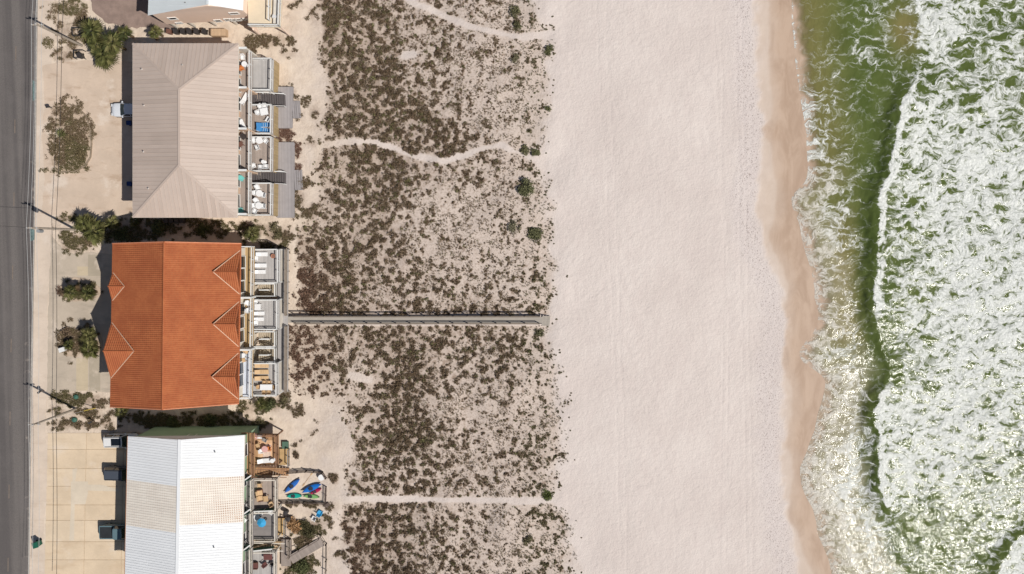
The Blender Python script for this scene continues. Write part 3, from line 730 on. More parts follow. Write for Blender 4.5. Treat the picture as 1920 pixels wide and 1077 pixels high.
# lot of the white-roofed house: separate slabs with open joints
drv3 = sheet('driveway', [(90, 812.5), (226, 811.5), (300, 812.5), (300, 1129), (83, 1129)], .012, JOINT, .5)
ry = [812, 843, 879, 912, 947, 976, 1016, 1050, 1090, 1130]
for i in range(len(ry) - 1):
    f = (ry[i] - 812) / 300.
    xs = [0, 89 - 7 * f, 162 - 6 * f, 232 - 6 * f, 300]
    for j in range(1, 4):
        g = .45
        c_ = RNG.choice([DRV3, DRV3, concrete('warm_concrete_b', (222, 202, 176), (204, 180, 151), .5) if 'warm_concrete_b' not in MATS else MATS['warm_concrete_b']])
        ob('slab', MB().prism([P(xs[j] + g, ry[i + 1] - g, .04), P(xs[j + 1] - g, ry[i + 1] - g, .04), P(xs[j + 1] - g, ry[i] + g, .04), P(xs[j] + g, ry[i] + g, .04)], .12), c_, drv3)
PATCHM = concrete('sealed_patch', (217, 203, 183), (204, 188, 168), .5)
for k_, pts in enumerate(([(133, 903), (165, 903), (165, 925), (160, 946), (133, 946)], [(136, 880), (145, 878), (141, 903), (136, 903)], [(165, 909), (190, 909), (222, 918), (222, 922), (190, 921), (165, 920)], [(133, 946), (140, 946), (139, 1014), (130, 1014)])):
    ob('concrete_patch', MB().prism([P(x, y, .043 + .0006 * k_) for x, y in pts][::-1], .02), PATCHM, drv3)
# planted island in the tan driveway: soil bed with a low kerb
KERB = pm('kerb_stone', (150, 134, 116), .9, .2, 2)
BED = concrete('bed_soil', (196, 176, 156), (130, 112, 90), .6)
isl = [(96, 205), (108, 197), (128, 195), (148, 203), (163, 220), (170, 245), (172, 270), (170, 295), (160, 312), (140, 322), (115, 323), (100, 316), (94, 290), (92, 250)]
bed = thing('planted_island', 'oval planted island of sand, weeds and one spiky plant in the tan driveway', 'planting bed', P(132, 258, 0))
ob('soil', MB().prism([P(x, y, .10) for x, y in isl][::-1], .12), BED, bed)
for a, b in zip(isl[2:11], isl[3:12]):
    ob('kerb', MB().bar(P(*a, .09), P(*b, .09), .16, .2), KERB, bed)
for nm, ring in (('planting_bed', [(112, 540), (120, 524), (140, 520), (165, 524), (188, 540), (190, 552), (180, 560), (140, 566), (118, 562)]), ('planting_bed', [(112, 630), (120, 618), (140, 614), (165, 615), (186, 625), (192, 645), (190, 664), (160, 671), (125, 668), (112, 655)])):
    o = ob(nm, MB().prism([P(x, y, .09) for x, y in ring][::-1], .1), BED)
    tagit(o, 'sandy palm bed in the grey driveway, ' + ('nearer the taupe-roofed house' if ring[0][1] < 600 else 'with the small round palm and white box'), 'planting bed', 'palm beds before the orange-roofed house')

# ------------------------------------------------------------------ parts of houses
WHITE = pm('white_paint', (228, 228, 226), .6, .06, 1.2)
OFFW = pm('off_white_paint', (222, 214, 202), .65, .1, 1.0)
GLASS = pm('window_glass', (42, 48, 56), .08, .15, .5, spec=.8)
FRAMEM = pm('white_frame', (232, 230, 226), .5, .05)
def window(house, c, w, h, nrm, frame=FRAMEM):
    """c centre on the wall, nrm outward unit vector (horizontal)"""
    c = Vector(c); n = Vector(nrm).normalized(); s_ = Vector((-n.y, n.x, 0)); u = Vector((0, 0, 1))
    m = MB(); e = .07
    for k in (-1, 1):
        m.bar(c + n * .03 + s_ * (k * w / 2) - u * (h / 2 + e), c + n * .03 + s_ * (k * w / 2) + u * (h / 2 + e), .1, .14, up=n)
        m.bar(c + n * .03 - s_ * (w / 2 - .03) + u * (k * h / 2), c + n * .03 + s_ * (w / 2 - .03) + u * (k * h / 2), .1, .11, up=n)
    f = ob('window', m, frame, house)
    ob('pane', MB().bar(c + n * .02 - s_ * (w / 2 - .02), c + n * .02 + s_ * (w / 2 - .02), h - .04, .04, up=n), GLASS, f)
def clip(poly, u0, u1):
    def cut(pl, k, keep):
        out = []
        for i in range(len(pl)):
            a, b = pl[i], pl[(i + 1) % len(pl)]
            ia, ib = keep(a[0]), keep(b[0])
            if ia: out.append(a)
            if ia != ib:
                f = (k - a[0]) / (b[0] - a[0]); out.append((k, a[1] + (b[1] - a[1]) * f))
        return out
    p = cut(poly, u0, lambda x: x >= u0 - 1e-9)
    return cut(p, u1, lambda x: x <= u1 + 1e-9) if len(p) > 2 else p
def roof_panels(roof, poly, width, m, ribs=1, rib_h=.038, rib_w=.045, lift=.03, pick=None):
    """standing-seam sheets: one object for each sheet; poly[0]->poly[1] is the eave"""
    poly = [Vector(p) for p in poly]
    u = (poly[1] - poly[0]).normalized(); n = None
    for i in range(2, len(poly)):
        n = u.cross(poly[i] - poly[0])
        if n.length > 1e-3: break
    n.normalize()
    if n.z < 0: n = -n
    v = n.cross(u)
    o = poly[0]; q = [((p - o).dot(u), (p - o).dot(v)) for p in poly]
    lo = min(a for a, b in q); hi = max(a for a, b in q); k = max(1, round((hi - lo) / width)); w = (hi - lo) / k
    for i in range(k):
        c = clip(q, lo + i * w + .004, lo + (i + 1) * w - .004)
        if len(c) < 3: continue
        area = 0.5 * abs(sum(c[j][0] * c[(j + 1) % len(c)][1] - c[(j + 1) % len(c)][0] * c[j][1] for j in range(len(c))))
        if area < .02: continue
        jit = RNG.uniform(-.004, .004)
        top = [o + u * a + v * b + n * (lift + jit) for a, b in c]
        mb = MB().prism(top, n * -.025)
        for r in range(ribs):
            uu = lo + (i + (r + .5) / ribs) * w if ribs > 1 else lo + i * w + .03
            vv = []
            for j in range(len(c)):
                a, b = c[j], c[(j + 1) % len(c)]
                if (a[0] - uu) * (b[0] - uu) <= 0 and abs(a[0] - b[0]) > 1e-6:
                    vv.append(a[1] + (b[1] - a[1]) * (uu - a[0]) / (b[0] - a[0]))
            if len(vv) >= 2 and max(vv) - min(vv) > .1:
                mb.bar(o + u * uu + v * min(vv) + n * (lift + rib_h / 2), o + u * uu + v * max(vv) + n * (lift + rib_h / 2), rib_w, rib_h, up=n)
        ob('roof_panel', mb, m if pick is None else pick(lo + (i + .5) * w, hi - lo), roof)
def railing(part, pts, m, h=1.0, gap=1.7, rail=.09, bal=True, cap=None):
    pts = [Vector(p) for p in pts]; up = Vector((0, 0, 1))
    tr = MB(); br = MB(); bl = MB()
    pme = MB().box((0, 0, h / 2), (.1, .1, h + .04)).mesh('post'); pme.materials.append(m)
    for a, b in zip(pts[:-1], pts[1:]):
        L = (b - a).length; n = max(1, round(L / gap))
        tr.bar(a + up * h, b + up * h, rail + .04, .05); br.bar(a + up * .12, b + up * .12, .05, .07)
        for k in range(n + 1):
            put('post', pme, part, a + (b - a) * (k / n))
        if bal:
            nb = int(L / .16)
            for k in range(1, nb):
                q = a + (b - a) * (k / nb); bl.bar(q + up * .1, q + up * (h - .02), .03, .03)
    ob('top_rail', tr, cap or m, part); ob('lower_rail', br, m, part)
    if bal and bl.f: ob('balusters', bl, m, part, kind='stuff')
def deck(house, name, px, z, m, thick=.22, legs=True, legm=None, pts=None):
    q = pts or [P(x, y, z) for x, y in px]
    d = ob(name, MB().prism(q, thick), m, house)
    if legs and z > .8:
        lm = MB().box((0, 0, (z - thick) / 2), (.16, .16, z - thick)).mesh('support_post'); lm.materials.append(legm or m)
        c = sum(q, Vector()) / len(q)
        for p in q: put('support_post', lm, d, Vector((p.x + (c.x - p.x) * .05, p.y + (c.y - p.y) * .05, 0)))
    return d
def stairs(part, a, b, w, n, m, closed=False):
    """a top centre, b bottom centre"""
    a = Vector(a); b = Vector(b); d = Vector((b.x - a.x, b.y - a.y, 0)); L = d.length; d.normalize(); s_ = Vector((-d.y, d.x, 0))
    run = L / n
    tm = MB().box((0, 0, 0), (run * .92, w, .05), math.atan2(d.y, d.x)).mesh('tread'); tm.materials.append(m)
    for k in range(n):
        f = (k + .5) / n
        put('tread', tm, part, Vector((a.x + (b.x - a.x) * f, a.y + (b.y - a.y) * f, a.z + (b.z - a.z) * (k + 1) / (n + 1))))
    for k in (-1, 1):
        ob('stringer', MB().bar(a + s_ * (k * w / 2) - Vector((0, 0, .12)), b + s_ * (k * w / 2) + Vector((0, 0, .05)), .06, .26), m, part)
    return s_
def quad_in(q, d):
    c = sum(q, Vector()) / len(q); out = []
    for p in q:
        e = p - c; out.append(Vector((p.x - math.copysign(d, e.x), p.y - math.copysign(d, e.y), p.z)))
    return out
def lerp(a, b, f): return Vector(a) + (Vector(b) - Vector(a)) * f
def at_z(p, z): return Vector((p.x, p.y, z))

# ------------------------------------------------------------------ house with the taupe hip roof
TAUPE = pm('taupe_metal', (201, 184, 172), .45, .05, .25, spec=.4, metal=.0)
TAUPE2 = pm('taupe_metal_b', (195, 178, 166), .45, .05, .3, spec=.4)
PEACHW = pm('peach_wall', (214, 184, 158), .85, .08, .6)
GREYDK = plank('grey_deck', (184, 180, 177), 0, .14)
TAUPEDK = plank('taupe_deck', (168, 154, 144), 0, .14)
TANDK = plank('tan_deck', (176, 152, 122), 0, .15)
TANLAT = plank('tan_lattice', (178, 156, 118), math.pi / 2, .18)
DARKST = plank('dark_stairs', (98, 92, 92), 0, .14)
ez = 7.2
TL, TR, BR, BL = P(249, 82, ez), P(447, 82, ez), P(445, 408, ez), P(249, 408, ez)
hA = thing('beach_house', 'beach house with the taupe standing seam hip roof beside the oval island', 'house', at_z((TL + BR) / 2, 0))
fA = quad_in([BL, BR, TR, TL], .5)
ob('wall', MB().prism([at_z(p, ez - .05) for p in fA], ez - .05), PEACHW, hA)
rz_ = 9.4
R0, R1 = P(336, 168, rz_), P(336, 310, rz_)
m = MB()
for q in ([TL, BL, R1, R0], [BR, TR, R0, R1], [BL, BR, R1], [TR, TL, R0]): m.poly(q)
m.poly([TL, TR, BR, BL])
rA = ob('roof', m, TAUPE, hA)
pk = lambda a, b: RNG.choice([TAUPE, TAUPE, TAUPE2])
for q in ([TL, BL, R1, R0], [BR, TR, R0, R1], [BL, BR, R1], [TR, TL, R0]): roof_panels(rA, q, .5, TAUPE, pick=pk)
up = Vector((0, 0, .07))
for a, b in ((R0, R1), (TL, R0), (TR, R0), (BL, R1), (BR, R1)):
    ob('ridge_cap', MB().bar(a + up, b + up, .26, .05), TAUPE2, rA)
for a, b in ((TL, BL), (BL, BR), (BR, TR), (TR, TL)):
    ob('fascia', MB().bar(a - Vector((0, 0, .1)), b - Vector((0, 0, .1)), .05, .24), OFFW, rA)
VENTM = pm('vent_pipe', (206, 200, 194), .5, .1)
for (x, y) in ((342, 122), (270, 198), (371, 213), (269, 285), (278, 354), (266, 130)):
    zz = 8.0 if x < 300 else 8.3
    ob('vent_pipe', MB().tube([P(x, y, zz - .5), P(x, y, zz + .45)], .07, 8), VENTM, rA)
# balcony storey with party walls, facing the sea
zb = 4.9
B0, B1 = P(450, 98, zb), P(448, 403, zb); E0, E1 = P(472, 99, zb), P(471, 405, zb)
bal = deck(hA, 'balcony', None, zb, TAUPEDK, .25, legs=False, pts=[at_z(B1, zb) - Vector((.4, 0, 0)), E1, E0, at_z(B0, zb) - Vector((.4, 0, 0))])
railing(bal, [E0, E1], WHITE, 1.0, 1.6)
for y in (98, 170.5, 246, 322.5, 403):
    a, b = P(450, y, zb), P(472, y, zb)
    ob('party_wall', MB().prism([b + Vector((0, -.1, 2.1)), b + Vector((0, .1, 2.1)), a + Vector((-.5, .1, 2.1)), a + Vector((-.5, -.1, 2.1))], 4.4), OFFW if y in (98, 403) else PEACHW, bal)
    ob('wall_cap', MB().box(lerp(a, b, .4) + Vector((0, 0, 2.13)), (1.9, .26, .06)), WHITE, bal)
for y in (115, 150, 187, 228, 265, 302, 340, 382):
    wx = lerp(fA[2], fA[1], (y - 82) / 326.)
    for zc, hh in ((5.95, 2.0), (3.45, 2.0)):
        window(hA, (wx.x, wx.y, zc), 1.7, hh, (1, 0, 0))
for f in (.12, .3, .5, .7, .88):
    wx = lerp(fA[3], fA[0], f)
    window(hA, (wx.x, wx.y, 5.6), 1.3, 1.3, (-1, 0, 0)); window(hA, (wx.x, wx.y, 3.0), 1.3, 1.2, (-1, 0, 0))
# lower decks
zl = 2.4
for (y0, y1) in ((112, 172), (198, 253), (258, 323), (344, 405)):
    q = [P(462, y1, zl), P(512, y1, zl), P(513, y0, zl), P(462, y0, zl)]
    d = deck(hA, 'deck', None, zl, GREYDK if y0 == 112 else TAUPEDK, .22, pts=q, legm=WHITE)
    railing(d, [P(474, y0 + 1, zl), q[2] + Vector((-.05, -.06, 0)), q[1] + Vector((-.05, .06, 0)), P(474, y1 - 1, zl)], WHITE, 1.0, 1.5)
    ob('skirt', MB().prism([at_z(q[1], 2.15), at_z(q[1], 2.15) + Vector((.06, 0, 0)), at_z(q[2], 2.15) + Vector((.06, 0, 0)), at_z(q[2], 2.15)], 2.15), TANLAT, d)
    if y0 in (112, 344):
        s2 = q[0] if y0 == 344 else q[3]
# two flights down to the ground deck
for (yc, xb) in ((187, 536), (332, 537)):
    a = P(474, yc, zl); b = P(xb, yc + 3, .5)
    fl = ob('staircase', MB().prism([P(464, yc + 12, zl - .01), P(475, yc + 12, zl - .01), P(475, yc - 11, zl - .01), P(464, yc - 11, zl - .01)], .2), DARKST, hA)
    s_ = stairs(fl, a, b, 1.5, 14, DARKST)
    for k in (-1, 1):
        m = MB(); m.bar(a + s_ * (k * .8) + Vector((0, 0, .95)), b + s_ * (k * .8) + Vector((0, 0, .95)), .09, .06)
        ob('handrail', m, WHITE if k > 0 else GREYDK, fl)
        for f in (0, .33, .66, 1):
            q = lerp(a, b, f) + s_ * (k * .8); ob('post', MB().bar(q, q + Vector((0, 0, .95)), .09, .09), WHITE, fl)
# grey ground decks on the sand
GD = plank('weathered_deck', (164, 158, 158), 0, .14)
for (pts, lab, st) in (([(519, 240), (547, 240), (549, 163), (519, 163)], 'small grey ground deck below the upper stairs of the taupe house', (556, 206)), ([(519, 408), (551, 408), (551, 267), (519, 267)], 'long grey ground deck below the lower stairs of the taupe house', (560, 338))):
    q = [P(x, y, .45) for x, y in pts]
    g = thing('ground_deck', lab, 'deck', at_z(sum(q, Vector()) / 4, 0), 0, 'grey ground decks')
    ob('floor', MB().prism(q, .12), GD, g)
    for a, b in zip(q, q[1:] + q[:1]): ob('joist', MB().bar(lerp(a, b, .01) - Vector((0, 0, .26)), lerp(a, b, .99) - Vector((0, 0, .26)), .08, .24), GD, g)
    a = P(st[0] - 8, st[1], .42); b = P(st[0] + 8, st[1], .02)
    stairs(g, a, b, 2.6 if st[1] > 300 else 2.2, 4, GD)

# ------------------------------------------------------------------ house with the orange tiled roof
def tile_mat():
    t = NT('orange_tile'); p = t.pos(); c = alb(190, 104, 66)
    n = t.noise(p, 3.1, 3, .6); w = t.noise(p, .5, 4, .6)
    col = t.mix(t.ramp(w, .3, .7), alb(166, 95, 60), alb(182, 109, 69))
    col = t.mix(t.ramp(n, .4, .75, 0, .5), col, alb(160, 82, 50))
    return t.end(col, .75, .25)
TILE = tile_mat()
TILE_C = pm('tile_cap', (214, 140, 104), .8, .1, 2)
FLASH = pm('pale_flashing', (218, 178, 150), .6, .08, 2)
CREAM = pm('cream_wall', (226, 216, 200), .85, .06, .6)
ez, rz_ = 8.4, 11.85
TL, TR, BR, BL = P(211.5, 457, ez), P(452.5, 457, ez), P(448, 757, ez), P(207, 763, ez)
R0, R1 = P(308.3, 454, rz_), P(305, 768, rz_)
hB = thing('beach_house', 'beach house with the orange tiled roof and white sea-side decks', 'house', at_z((TL + BR) / 2, 0))
fB = quad_in([BL, BR, TR, TL], .55)
mw = MB().prism([at_z(p, ez - .05) for p in fB], ez - .05)
ob('wall', mw, CREAM, hB)
m = MB(); dn = Vector((0, 0, -.06))
m.poly([TL + dn, BL + dn, R1 + dn, R0 + dn]); m.poly([BR + dn, TR + dn, R0 + dn, R1 + dn]); m.poly([TL + dn, TR + dn, R0 + dn]); m.poly([BR + dn, BL + dn, R1 + dn]); m.poly([TL + dn, BL + dn, BR + dn, TR + dn])
rB = ob('roof', m, TILE, hB)
def tiles(roof, a, b, c, d, keep=None, tw=.25, cl=.34):
    """barrel tiles over the plane eave a-b, ridge c (above b), d (above a); real steps and rounds"""
    a, b, c, d = map(Vector, (a, b, c, d))
    n = (b - a).cross(d - a).normalized()
    if n.z < 0: n = -n
    nu = max(2, round(((b - a).length) / tw)); nv = max(2, round(((d - a).length) / cl))
    us = np.linspace(0, 1, nu * 4 + 1); hs = .045 * np.abs(np.sin(np.linspace(0, math.pi * nu, nu * 4 + 1)))
    V = []; F = []; W = len(us)
    for j in range(nv):
        for e, lift in ((0, .045), (1, .0)):
            f = (j + e) / nv
            A = np.array(a) * (1 - f) + np.array(d) * f; B = np.array(b) * (1 - f) + np.array(c) * f
            V.append(A[None] * (1 - us[:, None]) + B[None] * us[:, None] + np.array(n)[None] * (hs[:, None] + lift))
    V = np.concatenate(V); r = len(V) // W; i = np.arange(r * W).reshape(r, W)
    F = np.stack([i[:-1, :-1], i[:-1, 1:], i[1:, 1:], i[1:, :-1]], -1).reshape(-1, 4)
    if keep is not None:
        cen = V[F].mean(1); F = F[keep(cen)]
    V = V - np.array(ORG[roof])
    me = np_mesh('tile_field', V, F, TILE)
    o = bpy.data.objects.new('tile_field', me); COL.objects.link(o); o.parent = roof; o['kind'] = 'stuff'; return o
tiles(rB, BL, TL, R0, R1); tiles(rB, TR, BR, R1, R0)
ob('ridge_cap', MB().tube([R0 + Vector((0, .05, .06)), R1 + Vector((0, -.05, .06))], .13, 8), TILE, rB)
for a, b in ((TL, R0), (R0, TR), (BL, R1), (R1, BR)): ob('verge_trim', MB().bar(a + Vector((0, 0, .03)), b + Vector((0, 0, .03)), .12, .2), TILE_C, rB)
def gable(top, back, apex, bot, zb_, za, side):
    """cross gable: top/bot = ends of its valleys at the eave, back = where its ridge dies into the roof"""
    T, Bt = P(*top, ez + .02), P(*bot, ez + .02); K = P(*back, za); A = P(*apex, za)
    A = Vector((T.x + (Bt.x - T.x) * .5 + side * .12, A.y, za)); K = Vector((K.x, A.y, za))
    o = Vector((side * .12, 0, 0))
    g = ob('gable', MB().poly([T + o, A, K]).poly([A, Bt + o, K]).poly([T, Bt, A]), TILE, hB)
    for (e0, e1) in ((T, A), (Bt, A)):
        # eave line of this half runs from the valley end to the back point's level below it
        far = e0 + (K - A)
        def kp(cn, e0=e0, K=K, A=A):
            # inside the triangle e0, A, K seen from above
            def sgn(p1, p2): return (cn[:, 0] - p2.x) * (p1.y - p2.y) - (p1.x - p2.x) * (cn[:, 1] - p2.y)
            s1, s2, s3 = sgn(e0, A), sgn(A, K), sgn(K, e0)
            return ~(((s1 < 0) | (s2 < 0) | (s3 < 0)) & ((s1 > 0) | (s2 > 0) | (s3 > 0)))
        tf = tiles(g, e0, far, K, A, kp)
        ob('valley_flashing', MB().bar(e0 + Vector((0, 0, .09)), K + Vector((0, 0, .09)), .10, .05), FLASH, g)
    ob('ridge_cap', MB().tube([A + Vector((0, 0, .06)), K + Vector((0, 0, .05))], .08, 6), TILE, g)
    ob('gable_wall', MB().prism([T, Bt, A] if side > 0 else [Bt, T, A], Vector((-side * .15, 0, 0))), WHITE, g)
gable((212.8, 511.5), (234, 537), (204.6, 537), (211.7, 563.8), 0, 9.45, -1)
gable((210.6, 605), (251.8, 658.4), (197.2, 658.4), (209, 709), 0, 10.3, -1)
for tp, bk, ap, bt in (((450.6, 470), (400, 510), (444.5, 510), (449.5, 551.7)), ((448.5, 566), (400, 607.5), (442.8, 608), (447.6, 650)), ((447.5, 662), (397.6, 707), (441.7, 707), (447, 748))):
    gable(tp, bk, ap, bt, 0, 10.05, 1)
# balcony
zb = 5.3
B0, B1 = P(456, 463, zb), P(453, 745, zb); E0, E1 = P(477, 463, zb), P(473, 745, zb)
BALF = plank('ochre_deck', (186, 158, 116), 0, .15); PALEF = pm('pale_blue_floor', (206, 212, 222), .8, .05)
bal = deck(hB, 'balcony', None, zb, BALF, .25, legs=False, pts=[B1 - Vector((.6, 0, 0)), E1, E0, B0 - Vector((.6, 0, 0))])
railing(bal, [E0 + Vector((-.05, 0, 0)), E1 + Vector((-.05, 0, 0))], WHITE, 1.0, 1.6)
railing(bal, [B0, E0], WHITE, 1.0, 1.6, bal=False); railing(bal, [B1, E1], WHITE, 1.0, 1.6, bal=False)
ob('pale_floor', MB().prism([P(455, 744, zb + .02), P(472.5, 744, zb + .02), P(472.5, 657, zb + .02), P(455, 657, zb + .02)], .015), PALEF, bal)
for y in (557, 653):
    a, b = P(454, y, zb), P(479, y, zb)
    ob('party_wall', MB().prism([b + Vector((0, -.11, 2.0)), b + Vector((0, .11, 2.0)), a + Vector((-.6, .11, 2.0)), a + Vector((-.6, -.11, 2.0))], 2.2), WHITE, bal)
for y in (485, 510, 535, 580, 607, 635, 675, 700, 725):
    wx = lerp(fB[2], fB[1], (y - 457) / 300.)
    window(hB, (wx.x, wx.y, 6.35), 1.5, 2.0, (1, 0, 0)); window(hB, (wx.x, wx.y, 3.6), 1.6, 2.0, (1, 0, 0))
for f in (.1, .27, .42, .6, .75, .9):
    wx = lerp(fB[3], fB[0], f)
    window(hB, (wx.x, wx.y, 6.5), 1.2, 1.3, (-1, 0, 0)); window(hB, (wx.x, wx.y, 3.7), 1.2, 1.3, (-1, 0, 0))
GARAGE = pm('garage_door', (214, 206, 196), .7, .05)
for f in (.2, .5, .8):
    wx = lerp(fB[3], fB[0], f); ob('garage_door', MB().box((wx.x - .03, wx.y, 1.15), (.08, 2.6, 2.3)), GARAGE, hB)
# three sea-side decks
zl = 2.6
for (y0, y1) in ((467, 531), (561, 618), (679, 741)):
    xr = 525 - (y0 - 467) * .012
    q = [P(466, y1, zl), P(xr, y1, zl), P(xr, y0, zl), P(466, y0, zl)]
    d = deck(hB, 'deck', None, zl, GREYDK, .22, pts=q, legm=WHITE)
    railing(d, [P(480, y0 + 1.2, zl), q[2] + Vector((-.06, -.07, 0)), q[1] + Vector((-.06, .07, 0)), P(480, y1 - 1.2, zl)], WHITE, 1.0, 1.7)
    ob('skirt', MB().prism([at_z(q[1], 2.35) + Vector((-.1, 0, 0)), at_z(q[1], 2.35) + Vector((-.04, 0, 0)), at_z(q[2], 2.35) + Vector((-.04, 0, 0)), at_z(q[2], 2.35) + Vector((-.1, 0, 0))], 2.35), OFFW, d)
# boxed stairs between the decks
TANST = plank('tan_stairs', (178, 164, 142), 0, .15)
for (y0, y1, sgn_) in ((532, 555, 1), (621, 649, 1), (652, 677, -1)):
    ym = (y0 + y1) / 2; q4 = (y1 - y0) / 4
    fl = ob('stairwell', MB().prism([P(478, y0 + 3, 1.6), P(489, y0 + 3, 1.6), P(489, y0, 1.6), P(478, y0, 1.6)], .2), TANST, hB)
    ya, yb = (ym - q4, ym + q4) if sgn_ > 0 else (ym + q4, ym - q4)
    stairs(fl, P(484, ya, 2.5), P(508, ya, 1.5), .75, 6, TANST); stairs(fl, P(508, yb, 1.4), P(488, yb, .3), .75, 6, TANST)
    ob('landing', MB().prism([P(508, y1 - 2, 1.45), P(518, y1 - 2, 1.45), P(518, y0 + 2, 1.45), P(508, y0 + 2, 1.45)], .12), TANST, fl)
    lo = .2
    railing(fl, [P(481, y0, 1.6), P(519, y0, 1.6), P(519, y1, 1.6), P(481, y1, 1.6)], WHITE, 1.0, 1.5)
    railing(fl, [P(490, ym, 1.6), P(508, ym, 1.6)], WHITE, .9, 1.5, bal=False)
# raised walk along the decks and the boardwalk to the beach
BW = plank('boardwalk_boards', (176, 168, 158), math.pi / 2, .14, .06); BWR = pm('grey_timber', (138, 126, 114), .85, .15, 2)
wk = thing('raised_walk', 'grey raised walk running along the sea side of the orange-roofed house decks', 'walkway', P(529, 600, 0))
zw = 1.0
for (y0, y1) in ((468, 591), (611, 735)):
    ob('floor', MB().prism([P(520, y1, zw), P(540, y1, zw), P(541, y0, zw), P(521, y0, zw)], .15), plank('walk_boards', (172, 168, 166), 0, .14, .06), wk)
    a, b = P(539, y0 + .5, zw), P(538.5, y1, zw)
    m = MB().bar(a + Vector((0, 0, .95)), b + Vector((0, 0, .95)), .3, .06); ob('top_rail', m, BWR, wk)
    ob('rail_boards', MB().bar(a + Vector((.05, 0, .62)), b + Vector((.05, 0, .62)), .04, .14).bar(a + Vector((.05, 0, .3)), b + Vector((.05, 0, .3)), .04, .14), BWR, wk)
    n = 6
    for k in range(n + 1): ob('post', MB().bar(at_z(lerp(a, b, k / n), 0), lerp(a, b, k / n) + Vector((0, 0, .93)), .1, .1), BWR, wk)
ob('floor', MB().prism([P(519, 610.8, zw - .004), P(540, 610.8, zw - .004), P(540, 591.2, zw - .004), P(519, 591.2, zw - .004)], .15), MATS['walk_boards'], wk)
bwk = thing('boardwalk', 'long straight grey boardwalk with timber rails crossing the dune to the beach', 'boardwalk', P(780, 600, 0))
x0, x1 = 540, 1017
ob('deck_boards', MB().prism([P(x0, 605.5, zw), P(x1, 606, zw), P(x1, 594.5, zw), P(x0, 594, zw)], .12), BW, bwk)
for yy in (593.4, 606.4):
    a, b = P(x0 + 14, yy, zw), P(x1 - 6, yy + .2, zw)
    ob('beam', MB().bar(at_z(a, .72), at_z(b, .72), .1, .24), BWR, bwk)
    ob('top_rail', MB().bar(a + Vector((0, 0, .9)), b + Vector((0, 0, .9)), .13, .05), BWR, bwk)
    ob('middle_rail', MB().bar(a + Vector((0, 0, .45)), b + Vector((0, 0, .45)), .05, .12), BWR, bwk)
    pmesh = MB().box((0, 0, .95), (.11, .11, 1.9)).mesh('post'); pmesh.materials.append(BWR)
    for k in range(18): put('post', pmesh, bwk, at_z(lerp(a, b, k / 17), 0))
stairs(bwk, P(1016, 602, .95), P(1031, 602, .1), 1.25, 4, BW)

# ------------------------------------------------------------------ house with the white metal roof
WMET = pm('white_metal', (236, 238, 240), .45, .03, .3, spec=.4, dirt=(214, 214, 214), dirt_amt=.25)
def rust_mat():
    t = NT('rusted_metal'); p = t.mapv(t.pos(), rot=(0, 0, -.03)); sx = t.add('ShaderNodeSeparateXYZ'); t.l.new(p, sx.inputs[0])
    def cell(o, k): return t.math('ABSOLUTE', t.math('SUBTRACT', t.math('FRACT', t.math('DIVIDE', o, k)), .5))
    gx_ = t.ramp(cell(sx.outputs[0], .26), .18, .42); gy_ = t.ramp(cell(sx.outputs[1], .30), .12, .4)
    dot = t.math('MULTIPLY', gx_, gy_)
    am = t.ramp(t.noise(t.mapv(t.pos(), loc=(3, 2, 0)), .22, 4, .6), .35, .62)
    # sea-side slope is more weathered
    wr = t.ramp(sx.outputs[0], -43.2, -36.5, .18, 1.0)
    base = t.mix(t.ramp(t.noise(t.pos(), .5, 4, .6), .3, .7), alb(230, 222, 211), alb(240, 233, 222))
    base = t.mix(t.math('MULTIPLY', gx_, .09), base, alb(190, 170, 150))
    col = t.mix(t.math('MULTIPLY', dot, t.math('MULTIPLY', wr, t.math('ADD', t.math('MULTIPLY', am, .75), .25))), base, alb(172, 112, 72))
    bl = t.ramp(t.noise(t.pos(), .8, 5, .7), .62, .75, 0, .45)
    col = t.mix(t.math('MULTIPLY', bl, wr), col, alb(206, 160, 116))
    return t.end(col, .6, .3)
RUST = rust_mat()
GREENW = pm('green_siding', (150, 176, 146), .8, .08, .5, dirt=(128, 148, 124))
AWN = pm('dark_green_canvas', (60, 96, 84), .8, .1)
ez, rz_ = 7.05, 9.0
TL, TR = P(240, 818.5, ez), P(458.5, 816, ez)
dl = (P(234.5, 1077, ez) - TL); dr = (P(453.5, 1077, ez) - TR)
BL, BR = TL + dl * 1.12, TR + dr * 1.12
R0 = P(337, 825, rz_); R0 = Vector((R0.x, (TL.y + TR.y) / 2 - .05, rz_)); R1 = R0 + (BL + BR - TL - TR) * .5
hC = thing('beach_house', 'beach house with the white metal roof patched by a rusty band', 'house', at_z((TL + BR) / 2, 0))
fC = quad_in([BL, BR, TR, TL], .35)
ob('wall', MB().prism([at_z(p, ez - .05) for p in fC], ez - .05), GREENW, hC)
ob('gable_wall', MB().prism([at_z(fC[2], ez - .05), at_z(fC[3], ez - .05), Vector((R0.x, fC[3].y, rz_ - .15))], Vector((0, -.15, 0))), GREENW, hC)
ob('gable_wall', MB().prism([at_z(fC[0], ez - .05), at_z(fC[1], ez - .05), Vector((R1.x, fC[0].y, rz_ - .15))], Vector((0, .15, 0))), GREENW, hC)
m = MB(); dn = Vector((0, 0, -.05))
m.poly([TL, BL, R1, R0]); m.poly([BR, TR, R0, R1]); m.poly([TL + dn, R0 + dn, TR + dn]); m.poly([BL + dn, BR + dn, R1 + dn])
rC = ob('roof', m, WMET, hC)
Ltot = (BL - TL).length
def pkC(a, b, flip=False):
    s_ = a if not flip else b - a
    return RUST if 5.35 < s_ < 11.55 else WMET
roof_panels(rC, [TL, BL, R1, R0], .66, WMET, ribs=2, rib_h=.035, rib_w=.05, pick=lambda a, b: pkC(a, b))
roof_panels(rC, [BR, TR, R0, R1], .66, WMET, ribs=2, rib_h=.035, rib_w=.05, pick=lambda a, b: pkC(a, b, True))
